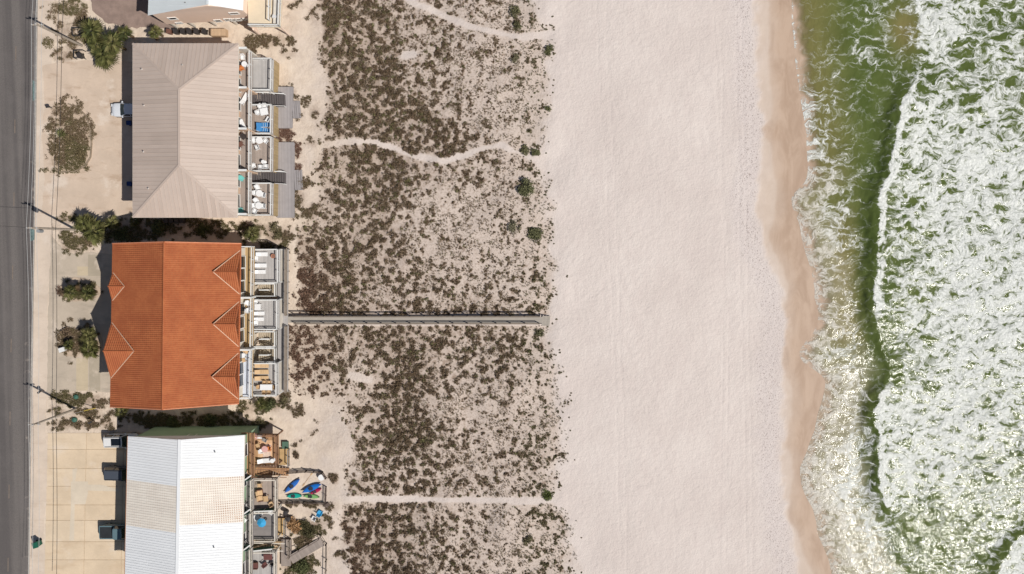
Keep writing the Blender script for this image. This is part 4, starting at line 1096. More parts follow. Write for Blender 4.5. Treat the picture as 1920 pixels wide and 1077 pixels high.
ob('ridge_cap', MB().bar(R0 + Vector((0, .05, .06)), R1 + Vector((0, -.05, .06)), .4, .05), WMET, rC)
ob('gutter', MB().bar(TL + Vector((-.03, 0, -.04)), BL + Vector((-.03, 0, -.04)), .12, .12), pm('rusty_gutter', (168, 118, 84), .7, .15), rC)
ob('gutter', MB().bar(TR + Vector((.03, 0, -.04)), BR + Vector((.03, 0, -.04)), .12, .12), OFFW, rC)
for (x, y) in ((403, 848), (401, 1027)): ob('vent_pipe', MB().tube([P(x, y, 7.4), P(x, y, 8.35)], .08, 8), pm('grey_pipe', (120, 120, 118), .6), rC)
for f in (.1, .3, .5, .7, .9):
    wx = lerp(fC[3], fC[0], f); window(hC, (wx.x, wx.y, 5.4), 1.2, 1.2, (-1, 0, 0))
    wx = lerp(fC[2], fC[1], f); window(hC, (wx.x, wx.y, 5.9), 1.6, 1.9, (1, 0, 0)); window(hC, (wx.x, wx.y, 3.4), 1.6, 1.9, (1, 0, 0))
window(hC, (-36.6, fC[3].y, 5.2), 1.0, .9, (0, 1, 0)); window(hC, (-41.5, fC[3].y, 5.2), 1.0, .9, (0, 1, 0))
WOODDK = plank('warm_wood_deck', (180, 140, 104), 0, .14); BRNR = pm('brown_rail', (142, 108, 86), .8, .15, 2)
zb, zl = 4.9, 2.4
GRDK2 = plank('dull_grey_deck', (140, 134, 132), math.pi / 2, .14); WOOD2 = plank('warm_wood_deck_b', (170, 120, 78), math.pi / 2, .14)
units = [(812, 893, WOODDK, BRNR), (897, 955, GRDK2, OFFW), (959, 1022, GRDK2, OFFW), (1026, 1100, GRDK2, OFFW)]
for i, (y0, y1, fm_, rm) in enumerate(units):
    k = (y0 - 812) * .016
    q = [P(452 - k, y1, zb), P(477 - k, y1, zb), P(477 - k, y0, zb), P(452 - k, y0, zb)]
    b = deck(hC, 'balcony', None, zb, fm_, .22, legs=False, pts=q)
    railing(b, [P(476 - k, y0 + 1, zb), P(476 - k, y1 - 1, zb)], rm, 1.0, 1.5)
    if i:
        # sloping canvas partition with a white edge
        a, c = P(454 - k, y0 - 3, zb), P(476 - k, y0 - 3, zb)
        ob('screen', MB().bar(a + Vector((-.3, 0, 1)), c + Vector((0, 0, 1)), .06, 1.9), AWN, b)
        m = MB(); m.bar(a + Vector((-.3, 0, 2.0)), lerp(a, c, .6) + Vector((0, 0, 2.0)), .16, .08); m.bar(lerp(a, c, .6) + Vector((0, 0, 2.0)), c + Vector((.15, .5, 1.2)), .16, .08)
        ob('screen_edge', m, WHITE, b)
lows = [(814, 873, WOODDK, BRNR), (896, 955, TAUPEDK, OFFW), (957, 1012, GRDK2, OFFW), (1031, 1105, GREYDK, OFFW)]
for i, (y0, y1, fm_, rm) in enumerate(lows):
    k = (y0 - 812) * .014
    q = [P(464 - k, y1, zl), P(522 - k, y1, zl), P(522 - k, y0, zl), P(464 - k, y0, zl)]
    d = deck(hC, 'deck', None, zl, fm_, .22, pts=q, legm=rm)
    railing(d, [P(477 - k, y0 + 1, zl), P(521.4 - k, y0 + 1, zl), P(521.4 - k, y1 - 1, zl), P(477 - k, y1 - 1, zl)], rm, 1.0, 1.6)
    if i in (2, 3):
        a, c = P(472 - k, y0 - 2, zl), P(518 - k, y0 - 7 if i == 3 else y0 - 4, zl)
        ob('screen', MB().bar(a + Vector((0, 0, .55)), c + Vector((0, 0, .55)), .06, 1.0), AWN, d)
        ob('screen_edge', MB().bar(a + Vector((0, 0, 1.1)), c + Vector((0, 0, 1.1)), .15, .07), WHITE, d)
for (yc, xb, mt) in ((884, 546, WOODDK), (1021, 540, TANDK)):
    a = P(478, yc, zl - .2); b = P(xb - 4, yc + 1, .15)
    fl = ob('staircase', MB().prism([P(462, yc + 8, zl - .25), P(478, yc + 8, zl - .25), P(478, yc - 8, zl - .25), P(462, yc - 8, zl - .25)], .15), mt, hC)
    s_ = stairs(fl, a, b, .95, 13, mt)
    for kk in (-1, 1): ob('handrail', MB().bar(a + s_ * (kk * .52) + Vector((0, 0, .9)), b + s_ * (kk * .52) + Vector((0, 0, .9)), .08, .07), BRNR if yc < 900 else OFFW, fl)
# low timber platforms on the sand beside the decks
LOWD = plank('pale_tan_deck', (196, 164, 118), math.pi / 2, .2)
for (x0, x1, y0, y1, lab) in ((524, 541, 842, 872, 'small tan platform beside the wooden deck of the white-roofed house'), (521, 534, 972, 1004, 'narrow tan platform between the blue parasol deck and dry fronds')):
    q = [P(x0, y1, .4), P(x1, y1, .4), P(x1, y0, .4), P(x0, y0, .4)]
    g = thing('ground_deck', lab, 'deck', at_z(sum(q, Vector()) / 4, 0))
    ob('floor', MB().prism(q, .1), LOWD, g)
    for a, b in zip(q, q[1:] + q[:1]): ob('joist', MB().bar(lerp(a, b, .02) - Vector((0, 0, .22)), lerp(a, b, .98) - Vector((0, 0, .22)), .07, .22), BRNR, g)
    railing(g, [q[1] + Vector((.15, 0, 0)), q[2] + Vector((.15, 0, 0))], pm('grey_rail', (150, 146, 142), .8, .15, 2), .95, 1.2, bal=False)

# ------------------------------------------------------------------ pink house at the top edge
PINK = pm('pink_stucco', (.84, .66, .54), .9, .03, .6, raw=True); PALEROOF = pm('pale_grey_metal', (216, 222, 224), .45, .04, .3)
ez, rz_ = 7.0, 9.2
BL, BR = P(277.5, 29.5, ez), P(455.5, 20, ez)
RB = P(389, 9, rz_); upv = Vector((.06, 1, 0)).normalized() * 14
TL, TR = BL + upv, BR + upv; RT = RB + upv
hD = thing('beach_house', 'pink stucco beach house with a pale grey roof at the upper edge', 'house', at_z((TL + BR) / 2, 0))
fD = [BL + Vector((.3, .25, 0)), BR + Vector((-.3, .25, 0)), TR + Vector((-.3, -.3, 0)), TL + Vector((.3, -.3, 0))]
ob('wall', MB().prism([at_z(p, ez - .03) for p in fD], ez - 2.3), PINK, hD)
ob('gable_wall', MB().prism([at_z(fD[0], ez - .03), at_z(fD[1], ez - .03), Vector((RB.x, (fD[0].y + fD[1].y) / 2, rz_ - .1))], Vector((0, .2, 0))), PINK, hD)
gf = quad_in([at_z(p, 2.3) for p in fD], 1.4); gf[1].x += 1.2; gf[2].x += 1.2
ob('ground_floor', MB().prism(gf, 2.3), pm('tan_wall', (190, 164, 140), .9, .08), hD)
m = MB(); m.poly([BL, RB, RT, TL]); m.poly([RB, BR, TR, RT])
rD = ob('roof', m, PALEROOF, hD)
roof_panels(rD, [TL, BL, RB, RT], .6, PALEROOF, ribs=1); roof_panels(rD, [BR, TR, RT, RB], .6, WMET, ribs=1)
ob('ridge_cap', MB().bar(RB + Vector((0, 0, .06)), RT + Vector((0, 0, .06)), .3, .05), PALEROOF, rD)
ob('vent_pipe', MB().tube([P(347, 5, 7.8), P(347, 5, 8.6)], .08, 8), pm('grey_pipe', (120, 120, 118), .6), rD)
wl = lambda f: lerp(fD[0], fD[1], f)
for (px_, py_, w, h) in ((324, 34.5, 1.0, .9), (336, 45, .8, .6), (409, 48, .8, .9), (428, 37, .9, .9), (438, 49, .8, .9), (439, 25, 1.1, .8), (450, 38, 1.0, .9), (460, 50, 1.0, .9)):
    # find the height on the south wall that is seen at this measurement
    best = None
    for zz in np.arange(2.6, 7.6, .1):
        q = P(px_, py_, zz); f = (q.x - fD[0].x) / (fD[1].x - fD[0].x); e = abs(q.y - wl(f).y)
        if best is None or e < best[0]: best = (e, q, f)
    window(hD, (best[1].x, wl(best[2]).y, best[1].z), w, h, (.055, -1, 0))
for f in (.04, .25, .5, .75, .96):
    q = wl(f); ob('stilt', MB().bar(at_z(q, 0) + Vector((0, .15, 0)), at_z(q, 2.35) + Vector((0, .15, 0)), .25, .25), OFFW, hD)
CREAMF = pm('cream_deck', (226, 210, 184), .85, .05)
q = [P(466, 50, 4.6), P(526, 52, 4.6), P(530, -60, 4.6), P(462, -60, 4.6)]
d = deck(hD, 'deck', None, 4.6, CREAMF, .25, pts=q, legm=PINK)
railing(d, [P(470, 50, 4.6), P(525.5, 51, 4.6), P(529.5, -58, 4.6)], WHITE, 1.0, 1.6)
railing(d, [P(507, 40, 4.62), P(509, -58, 4.62)], WHITE, .9, 1.6, bal=False)
ob('bench', MB().prism([P(512, 44, 5.05), P(520, 44, 5.05), P(523, -50, 5.05), P(514, -50, 5.05)], .4), OFFW, d)
ob('stair_wall', MB().prism([P(458, 20, 4.5), P(474, 57, 3.2), P(477, 57, 3.2), P(462, 20, 4.5)], 2.2), PINK, d)

# ------------------------------------------------------------------ plants
def frond_mesh(name, m, seed, pet=.5, rad=.8, n=12, spread=3.0):
    r = random.Random(seed); mb = MB(); w = .025
    mb.poly([(0, -w, 0), (pet, -w * .6, .05), (pet, w * .6, .05), (0, w, 0)])
    for k in range(n):
        a = (k / (n - 1) - .5) * spread; L = rad * (1 - .28 * abs(k / (n - 1) - .5) * 2) * r.uniform(.85, 1.08)
        d = Vector((math.cos(a), math.sin(a), 0)); s_ = Vector((-d.y, d.x, 0)) * .036
        o = Vector((pet, 0, .05)); mid = o + d * (L * .5) + Vector((0, 0, .07)); tip = o + d * L + Vector((0, 0, -.16 - .2 * r.random()))
        mb.poly([o, mid - s_, tip]); mb.poly([o, tip, mid + s_ + Vector((0, 0, -.02))])
    me = mb.mesh(name); me.materials.append(m); return me
def leafm(name, rgb): return pm(name, rgb, .5, .3, 2.5, spec=.3, raw=True)
LG = [leafm('palm_green', (.16, .165, .06)), leafm('palm_yellow_green', (.25, .235, .10)), leafm('palm_dark_green', (.075, .088, .034)), leafm('palm_dead', (.26, .18, .10))]
TRUNK = pm('palm_trunk', (118, 98, 78), .9, .25, 3, bump=.04)
FR = [[frond_mesh('frond', m, 5 * i + j) for j in range(2)] for i, m in enumerate(LG)]
def palm_bp(h, R, n, seed, tone=0):
    r = random.Random(seed); bp = BP()
    lean = r.uniform(-.15, .15)
    bp.add('trunk', MB().tube([(0, 0, -.1), (lean * .4, .02, h * .5), (lean, 0, h)], [.2, .16, .13], 8), TRUNK)
    for k in range(n):
        az = k * 2.39996 + r.uniform(-.25, .25); u = (k + .5) / n
        el = math.radians(78 - 95 * u ** .85) + r.uniform(-.1, .1)
        c = r.choice([0, 0, 1, 2] if tone == 0 else [1, 1, 0, 0]) if u < .88 else (3 if r.random() < .5 else 0)
        s_ = R / 1.2 * (.72 + .5 * r.random())
        bp.add('frond', r.choice(FR[c]), None, loc=(lean, 0, h + .05), rot=(r.uniform(-.25, .25), -el, az), sc=(s_, s_, s_))
    return bp
PALMS = [
 (175, 58, 2.6, 1.7, 30, 0, 'spreading fan palm at the upper end of the clump by the gravel drive'),
 (214, 82, 3.0, 1.7, 30, 0, 'tall fan palm nearest the taupe roof corner in the verge clump'),
 (197, 106, 1.9, 1.7, 34, 0, 'low dense fan palm at the front of the clump, over the tan driveway'),
 (186, 88, 2.2, 1.4, 26, 0, 'fan palm in the middle of the clump beside the first utility pole'),
 (236, 62, 2.0, 1.05, 22, 0, 'small dark fan palm between the gravel drive and the taupe roof'),
 (292, 60, 2.0, 1.05, 24, 1, 'single yellow-green fan palm beside the row of dark bins'),
 (160, 420, 2.2, 1.5, 28, 1, 'yellow-green fan palm touching the middle utility pole'),
 (178, 436, 2.4, 1.7, 32, 1, 'broad yellow-green fan palm between the tan and grey driveways'),
 (212, 420, 1.9, 1.15, 24, 1, 'small fan palm against the shaded yard left of the taupe roof corner'),
 (252, 414, 1.2, .8, 18, 1, 'little fan palm just below the taupe roof corner'),
 (136, 547, 2.3, 1.25, 26, 0, 'left fan palm in the upper bed of the grey driveway'),
 (166, 549, 2.1, 1.15, 26, 0, 'right fan palm in the upper bed of the grey driveway'),
 (130, 647, 1.1, .85, 24, 0, 'small round fan palm beside the white box in the lower bed'),
 (166, 630, 2.6, 1.2, 26, 1, 'fan palm at the upper right of the lower bed'),
 (171, 656, 2.2, 1.35, 30, 1, 'large fan palm at the lower right of the lower bed'),
 (229, 770, 1.6, .95, 20, 1, 'pale fan palm under the lower edge of the orange roof'),
 (474, 438, 2.0, 1.25, 26, 1, 'fan palm at the upper corner of the orange house decks'),
 (488, 757, 1.3, 1.0, 22, 1, 'fan palm below the lower deck of the orange house'),
]
for i, (x, y, h_, R, n, tone, lab) in enumerate(PALMS):
    q = P(x, y, h_); bp = palm_bp(h_, R, int(n * .85), 100 + i, tone)
    place(bp, 'fan_palm', (q.x, q.y, 0), RNG.random() * 6, lab, 'palm tree', 'fan palms round the houses')
# spiky plant on the island
bp = BP(); bp.add('stem', MB().tube([(0, 0, 0), (0, 0, .4)], [.08, .06], 6), TRUNK)
bl = MB().poly([(0, -.03, 0), (.35, -.035, .03), (.7, 0, -.03), (.35, .035, .03)]).mesh('blade'); bl.materials.append(LG[0])
for k in range(36): bp.add('blade', bl, None, loc=(0, 0, .38), rot=(0, -math.radians(75 - 80 * k / 36), k * 2.4))
place(bp, 'yucca', P(119, 252, .1), 0, 'spiky green yucca in the middle of the oval island', 'yucca', sc=1.25)
# leafy shrubs
def shrub(x, y, r_, h_, pal, lab, n=700, leaf=.13):
    q = P(x, y, 0); z = float(zat(np.array([q.x]), np.array([q.y]))[0]); base = Vector((q.x, q.y, z))
    t = thing('shrub', lab, 'shrub', base, 0, 'shrubs on the dune and in the yards')
    k = 9; th = NR.rand(k) * 6.28; rr = np.sqrt(NR.rand(k)) * r_ * .65
    c = np.stack([np.cos(th) * rr, np.sin(th) * rr, h_ * .25 + NR.rand(k) * h_ * .25], -1)
    rad = r_ * (.35 + .3 * NR.rand(k)); col = np.array(pal)[None] * (.75 + .5 * NR.rand(k, 1))
    V, C = leaf_clumps(c, rad, np.full(k, h_ * .6), col, n // k, leaf)
    me = np_mesh('foliage', V, np.arange(len(V)).reshape(-1, 3), FOL, False, None, C)
    o = bpy.data.objects.new('foliage', me); COL.objects.link(o); o.parent = t
    m = MB()
    for j in range(6): m.tube([(0, 0, -.05), tuple(c[j] * np.array([.5, .5, .8])), tuple(c[j])], [.03, .02, .01], 5)
    me = m.mesh('stem'); me.materials.append(TRUNK); o = bpy.data.objects.new('stem', me); COL.objects.link(o); o.parent = t
GR = (.165, .165, .085); DG = (.105, .115, .05); BRN = (.17, .12, .08)
for a in [(990, 352, 1.45, .9, GR, 'largest round green shrub near the beach edge of the dune', 1500, .14), (1005, 438, 1.1, .7, GR, 'round green shrub below the largest one at the dune edge', 1100, .14), (966, 425, .95, .5, (.22, .20, .13), 'pale grey-green shrub left of the smaller round shrub', 500), (965, 22, .9, .5, (.16, .15, .08), 'dark green shrub on the dune ridge at the upper edge', 700), (972, 50, .7, .45, (.16, .15, .08), 'shrub on the dune ridge just above the upper sand path', 500), (1030, 96, .75, .45, (.15, .15, .07), 'green shrub at the beach end of the upper sand path', 500), (985, 283, .8, .5, (.16, .15, .08), 'left shrub where the winding path meets the beach', 600), (1003, 287, .65, .45, (.15, .15, .07), 'right shrub where the winding path meets the beach', 500), (968, 112, .7, .4, (.2, .18, .11), 'grey-green shrub below the upper sand path', 400), (1027, 205, .5, .4, (.16, .16, .07), 'small green shrub on the dune edge opposite the taupe roof', 300), (1026, 926, .85, .35, (.11, .13, .04), 'low bright green shrub at the beach end of the straight path', 700),
          (628, 897, .6, .4, BRN, 'brown shrub in the sand right of the kayak fence', 400), (988, 1008, .8, .4, (.16, .14, .08), 'olive shrub on the bare lower part of the dune', 500), (1010, 625, .8, .45, (.17, .16, .09), 'green shrub beside the beach end of the boardwalk', 500), (555, 855, .5, .4, BRN, 'dark shrub at the corner of the small tan platform', 300), (535, 750, .8, .5, (.15, .13, .07), 'brown-green bush below the raised walk', 500),
          (505, 758, 1.0, .7, DG, 'green bush below the table deck of the orange house', 700), (520, 436, 1.1, .7, (.15, .13, .07), 'brown bush above the raised walk', 600), (566, 1062, 1.3, .9, DG, 'large green bush at the lower edge beside the fence', 1100), (578, 990, 1.3, .8, (.10, .09, .045), 'dark bush behind the blue beach chair', 1000), (553, 982, 1.2, .6, (.40, .24, .12), 'heap of dry orange-brown palm fronds by the white house', 700, .2), (230, 440, 1.2, 1.2, DG, 'dark bush in the shaded yard above the orange roof', 800), (300, 428, 1.1, 1.0, DG, 'left bush in the middle of the shaded upper yard', 700), (385, 430, 1.0, .9, DG, 'right bush in the middle of the shaded upper yard', 700), (330, 790, 1.0, 1.0, DG, 'left bush in the shaded yard below the orange roof', 700), (400, 788, 1.2, 1.0, DG, 'right bush in the shaded yard below the orange roof', 700), (132, 262, 1.0, .5, (.14, .11, .06), 'brown bush beside the yucca on the oval island', 600), (150, 290, 1.1, .5, (.14, .11, .06), 'low brown bush at the lower right of the oval island', 600), (128, 625, .9, .6, BRN, 'brown bush at the upper left of the lower palm bed', 600), (118, 548, .6, .5, BRN, 'brown bush at the left end of the upper palm bed', 400)]:
    shrub(*a)

# ------------------------------------------------------------------ utility poles and lines
POLE = pm('weathered_pole', (176, 164, 150), .85, .15, 2); DARKM = pm('dark_metal', (60, 60, 62), .5, .15); WIREL = pm('aluminium_wire', (190, 190, 190), .4, .05); WIRED = pm('black_cable', (48, 46, 46), .6, .1)
tops = []
for (b, hp, lab) in (((154, 86), 10.2, 'timber utility pole beside the fan palm clump'), ((142.6, 431), 10.0, 'timber utility pole between the tan and grey driveways'), ((142.6, 767), 9.7, 'timber utility pole with a stay wire beside the weedy verge')):
    q = P(*b, 0); t = thing('utility_pole', lab, 'utility pole', q, 0, 'utility poles along the road')
    ob('pole', MB().tube([q - Vector((0, 0, .3)), q + Vector((0, 0, hp))], [.17, .12], 10), POLE, t)
    ob('crossarm', MB().bar(q + Vector((-.7, 0, hp - .35)), q + Vector((.7, 0, hp - .35)), .12, .12), POLE, t)
    for dx in (-.6, 0, .6): ob('insulator', MB().tube([q + Vector((dx, 0, hp - .3 if dx else hp)), q + Vector((dx, 0, hp - .05 if dx else hp + .22))], .07, 8), WIREL, t)
    ob('transformer', MB().tube([q + Vector((.05, -.35, hp - 2.2)), q + Vector((.05, -.35, hp - 1.3))], .22, 10), pm('grey_can', (160, 162, 164), .5), t) if b[1] == 431 else None
    tops.append((q, hp))
def span(pts, sag, r_, m, name, lab):
    mb = MB(); path = []
    for a, b in zip(pts[:-1], pts[1:]):
        for k in range(12):
            f = k / 12; path.append(lerp(a, b, f) - Vector((0, 0, sag * 4 * f * (1 - f))))
    path.append(pts[-1]); mb.tube(path, r_, 5)
    tagit(ob(name, mb, m), lab, 'wire')
d0 = tops[0][0] - tops[1][0]; d1 = tops[2][0] - tops[1][0]
def line(dx, dz): return [tops[0][0] + d0 + Vector((dx, 0, 10 + dz))] + [q + Vector((dx, 0, h_ + dz)) for q, h_ in tops] + [tops[2][0] + d1 + Vector((dx, 0, 10 + dz))]
span(line(-.6, -.02), .35, .02, WIREL, 'power_line', 'pale power wire on the road side of the pole tops')
span(line(.6, -.02), .35, .02, WIREL, 'power_line', 'pale power wire on the house side of the pole tops')
span(line(0, .24), .3, .02, WIREL, 'power_line', 'pale power wire on the very tip of the poles')
span([Vector((p.x, p.y, 5.1)) for p in line(.18, 0)], .25, .03, WIRED, 'phone_cable', 'black phone cable strung halfway up the poles')
q = tops[1][0]; span([q + Vector((0, 0, 8.0)), q + Vector((-26, 1.5, 8.0))], .5, .02, WIRED, 'service_wire', 'black service wire crossing the road from the middle pole')
q = tops[2][0]; e = P(181, 765, .1)
st = thing('stay_wire', 'stay wire with a yellow guard at the foot of the lowest pole', 'wire', at_z(e, 0))
ob('wire', MB().tube([q + Vector((.1, 0, 7)), e], .015, 5), WIREL, st); ob('guard', MB().tube([lerp(e, q + Vector((.1, 0, 7)), .02), lerp(e, q + Vector((.1, 0, 7)), .27)], .05, 6), pm('yellow_guard', (214, 190, 90), .6), st)

# ------------------------------------------------------------------ vehicles
TYRE = pm('tyre_rubber', (38, 38, 40), .9, .15); RIM = pm('alloy_rim', (170, 172, 176), .35, .05, metal=.6)
CGL = pm('car_glass', (26, 30, 36), .05, .1, spec=.9); LAMP_R = pm('red_lamp', (150, 30, 28), .25); LAMP_W = pm('clear_lamp', (220, 222, 226), .15)
def paint(name, rgb): return pm(name, rgb, .28, .03, .5, spec=.6)
def car_bp(L, W, Hh, pt, style, roofm=None, sunroof=False):
    bp = BP(); hw = W / 2
    def top(x):   # height of bonnet / belt / tail along the car, x from tail -1 to nose 1
        if style == 'sedan': return np.interp(x, [-1, -.9, -.45, .35, .85, 1], [.78, .98, 1.0, .98, .86, .62])
        if style == 'suv': return np.interp(x, [-1, -.95, -.5, .42, .86, 1], [.85, 1.05, 1.08, 1.08, .98, .7])
        return np.interp(x, [-1, -.97, -.3, .45, .88, 1], [.95, 1.08, 1.08, 1.1, 1.05, .75])
    rings = []
    for x in np.array([-1, -.96, -.88, -.7, -.45, -.2, .05, .3, .5, .7, .8, .88, .94, .98, 1.0]):
        w = hw * (1 - .42 * max(0, (abs(x) - .74) / .26) ** 2.2); zt = float(top(x)); zb_ = .28 + .1 * max(0, (abs(x) - .85) / .15)
        half = [(w * .88, zb_), (w, zb_ + .18), (w * 1.0, zt - .22), (w * .95, zt - .06), (w * .8, zt), (w * .35, zt + .025)]
        ring = [(x * L / 2, a, b) for a, b in half] + [(x * L / 2, -a, b) for a, b in half[::-1]]
        rings.append(ring)
    body = bp.add('body', MB().loft(rings), pt, smooth=True)
    if style == 'sedan': bx0, bx1, rx0, rx1 = -.72, .42, -.42, .10
    elif style == 'suv': bx0, bx1, rx0, rx1 = -.95, .48, -.82, .20
    else: bx0, bx1, rx0, rx1 = -.22, .50, -.16, .26
    zbelt = float(top((bx0 + bx1) / 2)) - .02; hl = L / 2
    def outline(x0, x1, w, z, c=.12):
        return [(x0 * hl + c, -w, z), (x1 * hl - c, -w, z), (x1 * hl, -w + c, z), (x1 * hl + .05, 0, z), (x1 * hl, w - c, z), (x1 * hl - c, w, z), (x0 * hl + c, w, z), (x0 * hl, w - c, z), (x0 * hl - .03, 0, z), (x0 * hl, -w + c, z)]
    bp.add('windows', MB().loft([outline(bx0, bx1, hw * .94, zbelt), outline(rx0, rx1, hw * .74, Hh - .05)]), CGL)
    rf = MB(); o1 = outline(rx0 - .02, rx1 + .01, hw * .77, Hh - .04); o2 = outline(rx0 + .02, rx1 - .03, hw * .66, Hh)
    rf.loft([o1, o2]); roof = bp.add('roof', rf, roofm or pt)
    if sunroof: bp.add('sunroof', MB().box((-.12 * hl, 0, Hh + .008), (.55 * hl, W * .52, .02)), CGL, roof)
    a = outline(bx0, bx1, hw * .95, zbelt); b = outline(rx0, rx1, hw * .755, Hh - .05)
    for i in (0, 1, 5, 6): bp.add('pillar', MB().bar(a[i], b[i], .09, .07), pt)
    mid = (bx0 + bx1) / 2 * hl
    if style != 'pickup':
        for s_ in (-1, 1): bp.add('pillar', MB().bar((mid - .1, s_ * hw * .955, zbelt), (mid - .15, s_ * hw * .765, Hh - .06), .08, .05), pt)
    if style == 'suv':
        for s_ in (-1, 1): bp.add('roof_rail', MB().bar((rx0 * hl + .15, s_ * hw * .66, Hh + .05), (rx1 * hl - .1, s_ * hw * .66, Hh + .05), .05, .05), DARKM)
    if style == 'pickup':
        bed = MB().box((-.61 * hl, 0, 1.095), (.68 * hl, W * .78, .03)); bi = bp.add('cargo_bed', bed, pm('bed_liner', (44, 48, 52), .8))
        for s_ in (-1, 1): bp.add('bed_side', MB().bar((-.96 * hl, s_ * hw * .88, 1.12), (-.26 * hl, s_ * hw * .88, 1.12), .14, .1), pt)
        bp.add('tailgate', MB().bar((-.965 * hl, -hw * .8, 1.1), (-.965 * hl, hw * .8, 1.1), .08, .14), pt)
    for sx_ in (-.62, .64):
        for s_ in (-1, 1):
            w = bp.add('wheel', MB().tube([(sx_ * hl, s_ * (hw - .2), .33), (sx_ * hl, s_ * (hw + .01), .33)], .33, 14), TYRE)
            bp.add('rim', MB().tube([(sx_ * hl, s_ * (hw + .0), .33), (sx_ * hl, s_ * (hw + .025), .33)], .2, 10), RIM, w)
    for s_ in (-1, 1):
        bp.add('mirror', MB().box(((bx1 - .14) * hl, s_ * (hw + .09), zbelt + .06), (.14, .2, .13)), pt)
        bp.add('headlight', MB().box((hl * .955, s_ * hw * .66, .68), (.16, .36, .14)), LAMP_W)
        bp.add('taillight', MB().box((-hl * .972, s_ * hw * .72, .82), (.1, .26, .2)), LAMP_R)
    return bp
place(car_bp(4.6, 1.8, 1.45, paint('silver_white_paint', (226, 230, 236)), 'sedan'), 'parked_car', at_z(P(240, 206, .9), .03), math.pi, 'white sedan parked nose out, half under the eave of the taupe roof', 'car', 'cars parked by the houses')
place(car_bp(4.7, 1.85, 1.7, paint('white_paintwork', (228, 228, 228)), 'suv', None, True), 'parked_car', at_z(P(226, 827, 1.0), .04), .02, 'white estate car with a dark roof at the upper end of the slab parking', 'car', 'cars parked by the houses')
place(car_bp(4.6, 1.85, 1.72, paint('black_paintwork', (76, 82, 92)), 'suv'), 'parked_car', at_z(P(226.5, 889, 1.0), .04), -.02, 'dark grey sport utility car in the middle of the slab parking', 'car', 'cars parked by the houses')
place(car_bp(5.3, 1.92, 1.82, paint('teal_grey_paint', (100, 124, 132)), 'pickup'), 'parked_car', at_z(P(223, 998, 1.0), .04), 0, 'teal-grey pickup with an open dark bed at the lower slab parking', 'pickup', 'cars parked by the houses')

# ------------------------------------------------------------------ bins and small street things
def bin_bp(m, key):
    if key in BPS: return BPS[key]
    bp = BP(); bp.add('body', MB().box((0, 0, .52), (.46, .5, .9), taper=1.18), m)
    bp.add('lid', MB().box((0, 0, 1.01), (.6, .66, .07), taper=.9), m); bp.add('handle', MB().bar((-.25, .36, .95), (.25, .36, .95), .05, .05), DARKM)
    for s_ in (-1, 1): bp.add('wheel', MB().tube([(s_ * .22, .26, .12), (s_ * .28, .26, .12)], .12, 10), TYRE)
    BPS[key] = bp; return bp
DBIN = pm('dark_bin', (62, 58, 58), .5, .15); GBIN = pm('green_bin', (34, 96, 78), .5, .1); BBIN = pm('blue_bin', (44, 66, 120), .5, .1); RBIN = pm('brown_bin', (118, 84, 72), .6, .1)
ordn = ['first', 'second', 'third', 'fourth', 'fifth', 'sixth']
for i, x in enumerate((316, 329, 342, 354, 367.5, 382)):
    m_ = RBIN if i == 0 else DBIN
    place(bin_bp(m_, 'bin' + m_.name), 'wheelie_bin', at_z(P(x, 59, .9), 0), RNG.uniform(-.15, .15), ('brown wheelie bin at the palm end of the row by the pink house' if i == 0 else '%s dark wheelie bin from the palm in the row by the pink house' % ordn[i - 1]), 'bin', 'bins by the pink house')
for i, x in enumerate((311, 321, 331, 341)):
    place(bin_bp(DBIN, 'bin' + DBIN.name), 'wheelie_bin', at_z(P(x, 414, .9), 0), RNG.uniform(-.1, .1), '%s dark wheelie bin from the left below the taupe roof edge' % ordn[i], 'bin', 'bins below the taupe roof')
place(bin_bp(GBIN, 'bin' + GBIN.name), 'wheelie_bin', at_z(P(68.5, 1021, .9), .03), .3, 'green wheelie bin standing alone at the road edge', 'bin', sc=1.25)
place(bin_bp(BBIN, 'bin' + BBIN.name), 'wheelie_bin', at_z(P(243, 231, .8), .03), 1.57, 'blue bin in the shade just below the white sedan', 'bin', 'blue bins under the taupe eave')
place(bin_bp(BBIN, 'bin' + BBIN.name), 'wheelie_bin', at_z(P(244, 345, .8), .03), 1.57, 'blue bin in the shade at the lower end of the taupe eave', 'bin', 'blue bins under the taupe eave')
SCR = plank('screen_boards', (196, 168, 138), 0, .12)
q = [P(395, 67, .95), P(423, 67, .95), P(423, 54, .95), P(395, 54, .95)]
t = thing('timber_enclosure', 'low tan timber enclosure at the right end of the dark bin row', 'enclosure', at_z(sum(q, Vector()) / 4, 0))
ob('top', MB().prism(q, .06), SCR, t)
for a, b in zip(q, q[1:] + q[:1]): ob('side', MB().bar(lerp(a, b, .01) - Vector((0, 0, .5)), lerp(a, b, .99) - Vector((0, 0, .5)), .05, .85), SCR, t)
for (x, y, lab) in ((147, 61, 'grey rail frame left of the fan palm clump'), (150, 103, 'grey rail frame with a bin below the fan palm clump')):
    c0 = at_z(P(x, y, .4), 0); t = thing('rail_frame', lab, 'frame', c0)
    cs = [c0 + Vector(v) for v in ((-.6, -.5, 0), (.6, -.5, 0), (.6, .5, 0), (-.6, .5, 0))]
    for p in cs: ob('post', MB().bar(p, p + Vector((0, 0, .8)), .08, .08), DARKM, t)
    for a, b in ((0, 1), (3, 0), (2, 3)): ob('rail', MB().bar(cs[a] + Vector((0, 0, .78)), cs[b] + Vector((0, 0, .78)), .07, .06), DARKM, t)
place(bin_bp(DBIN, 'bin' + DBIN.name), 'wheelie_bin', at_z(P(149, 104, .9), 0), .4, 'dark bin standing in the rail frame below the palm clump', 'bin')
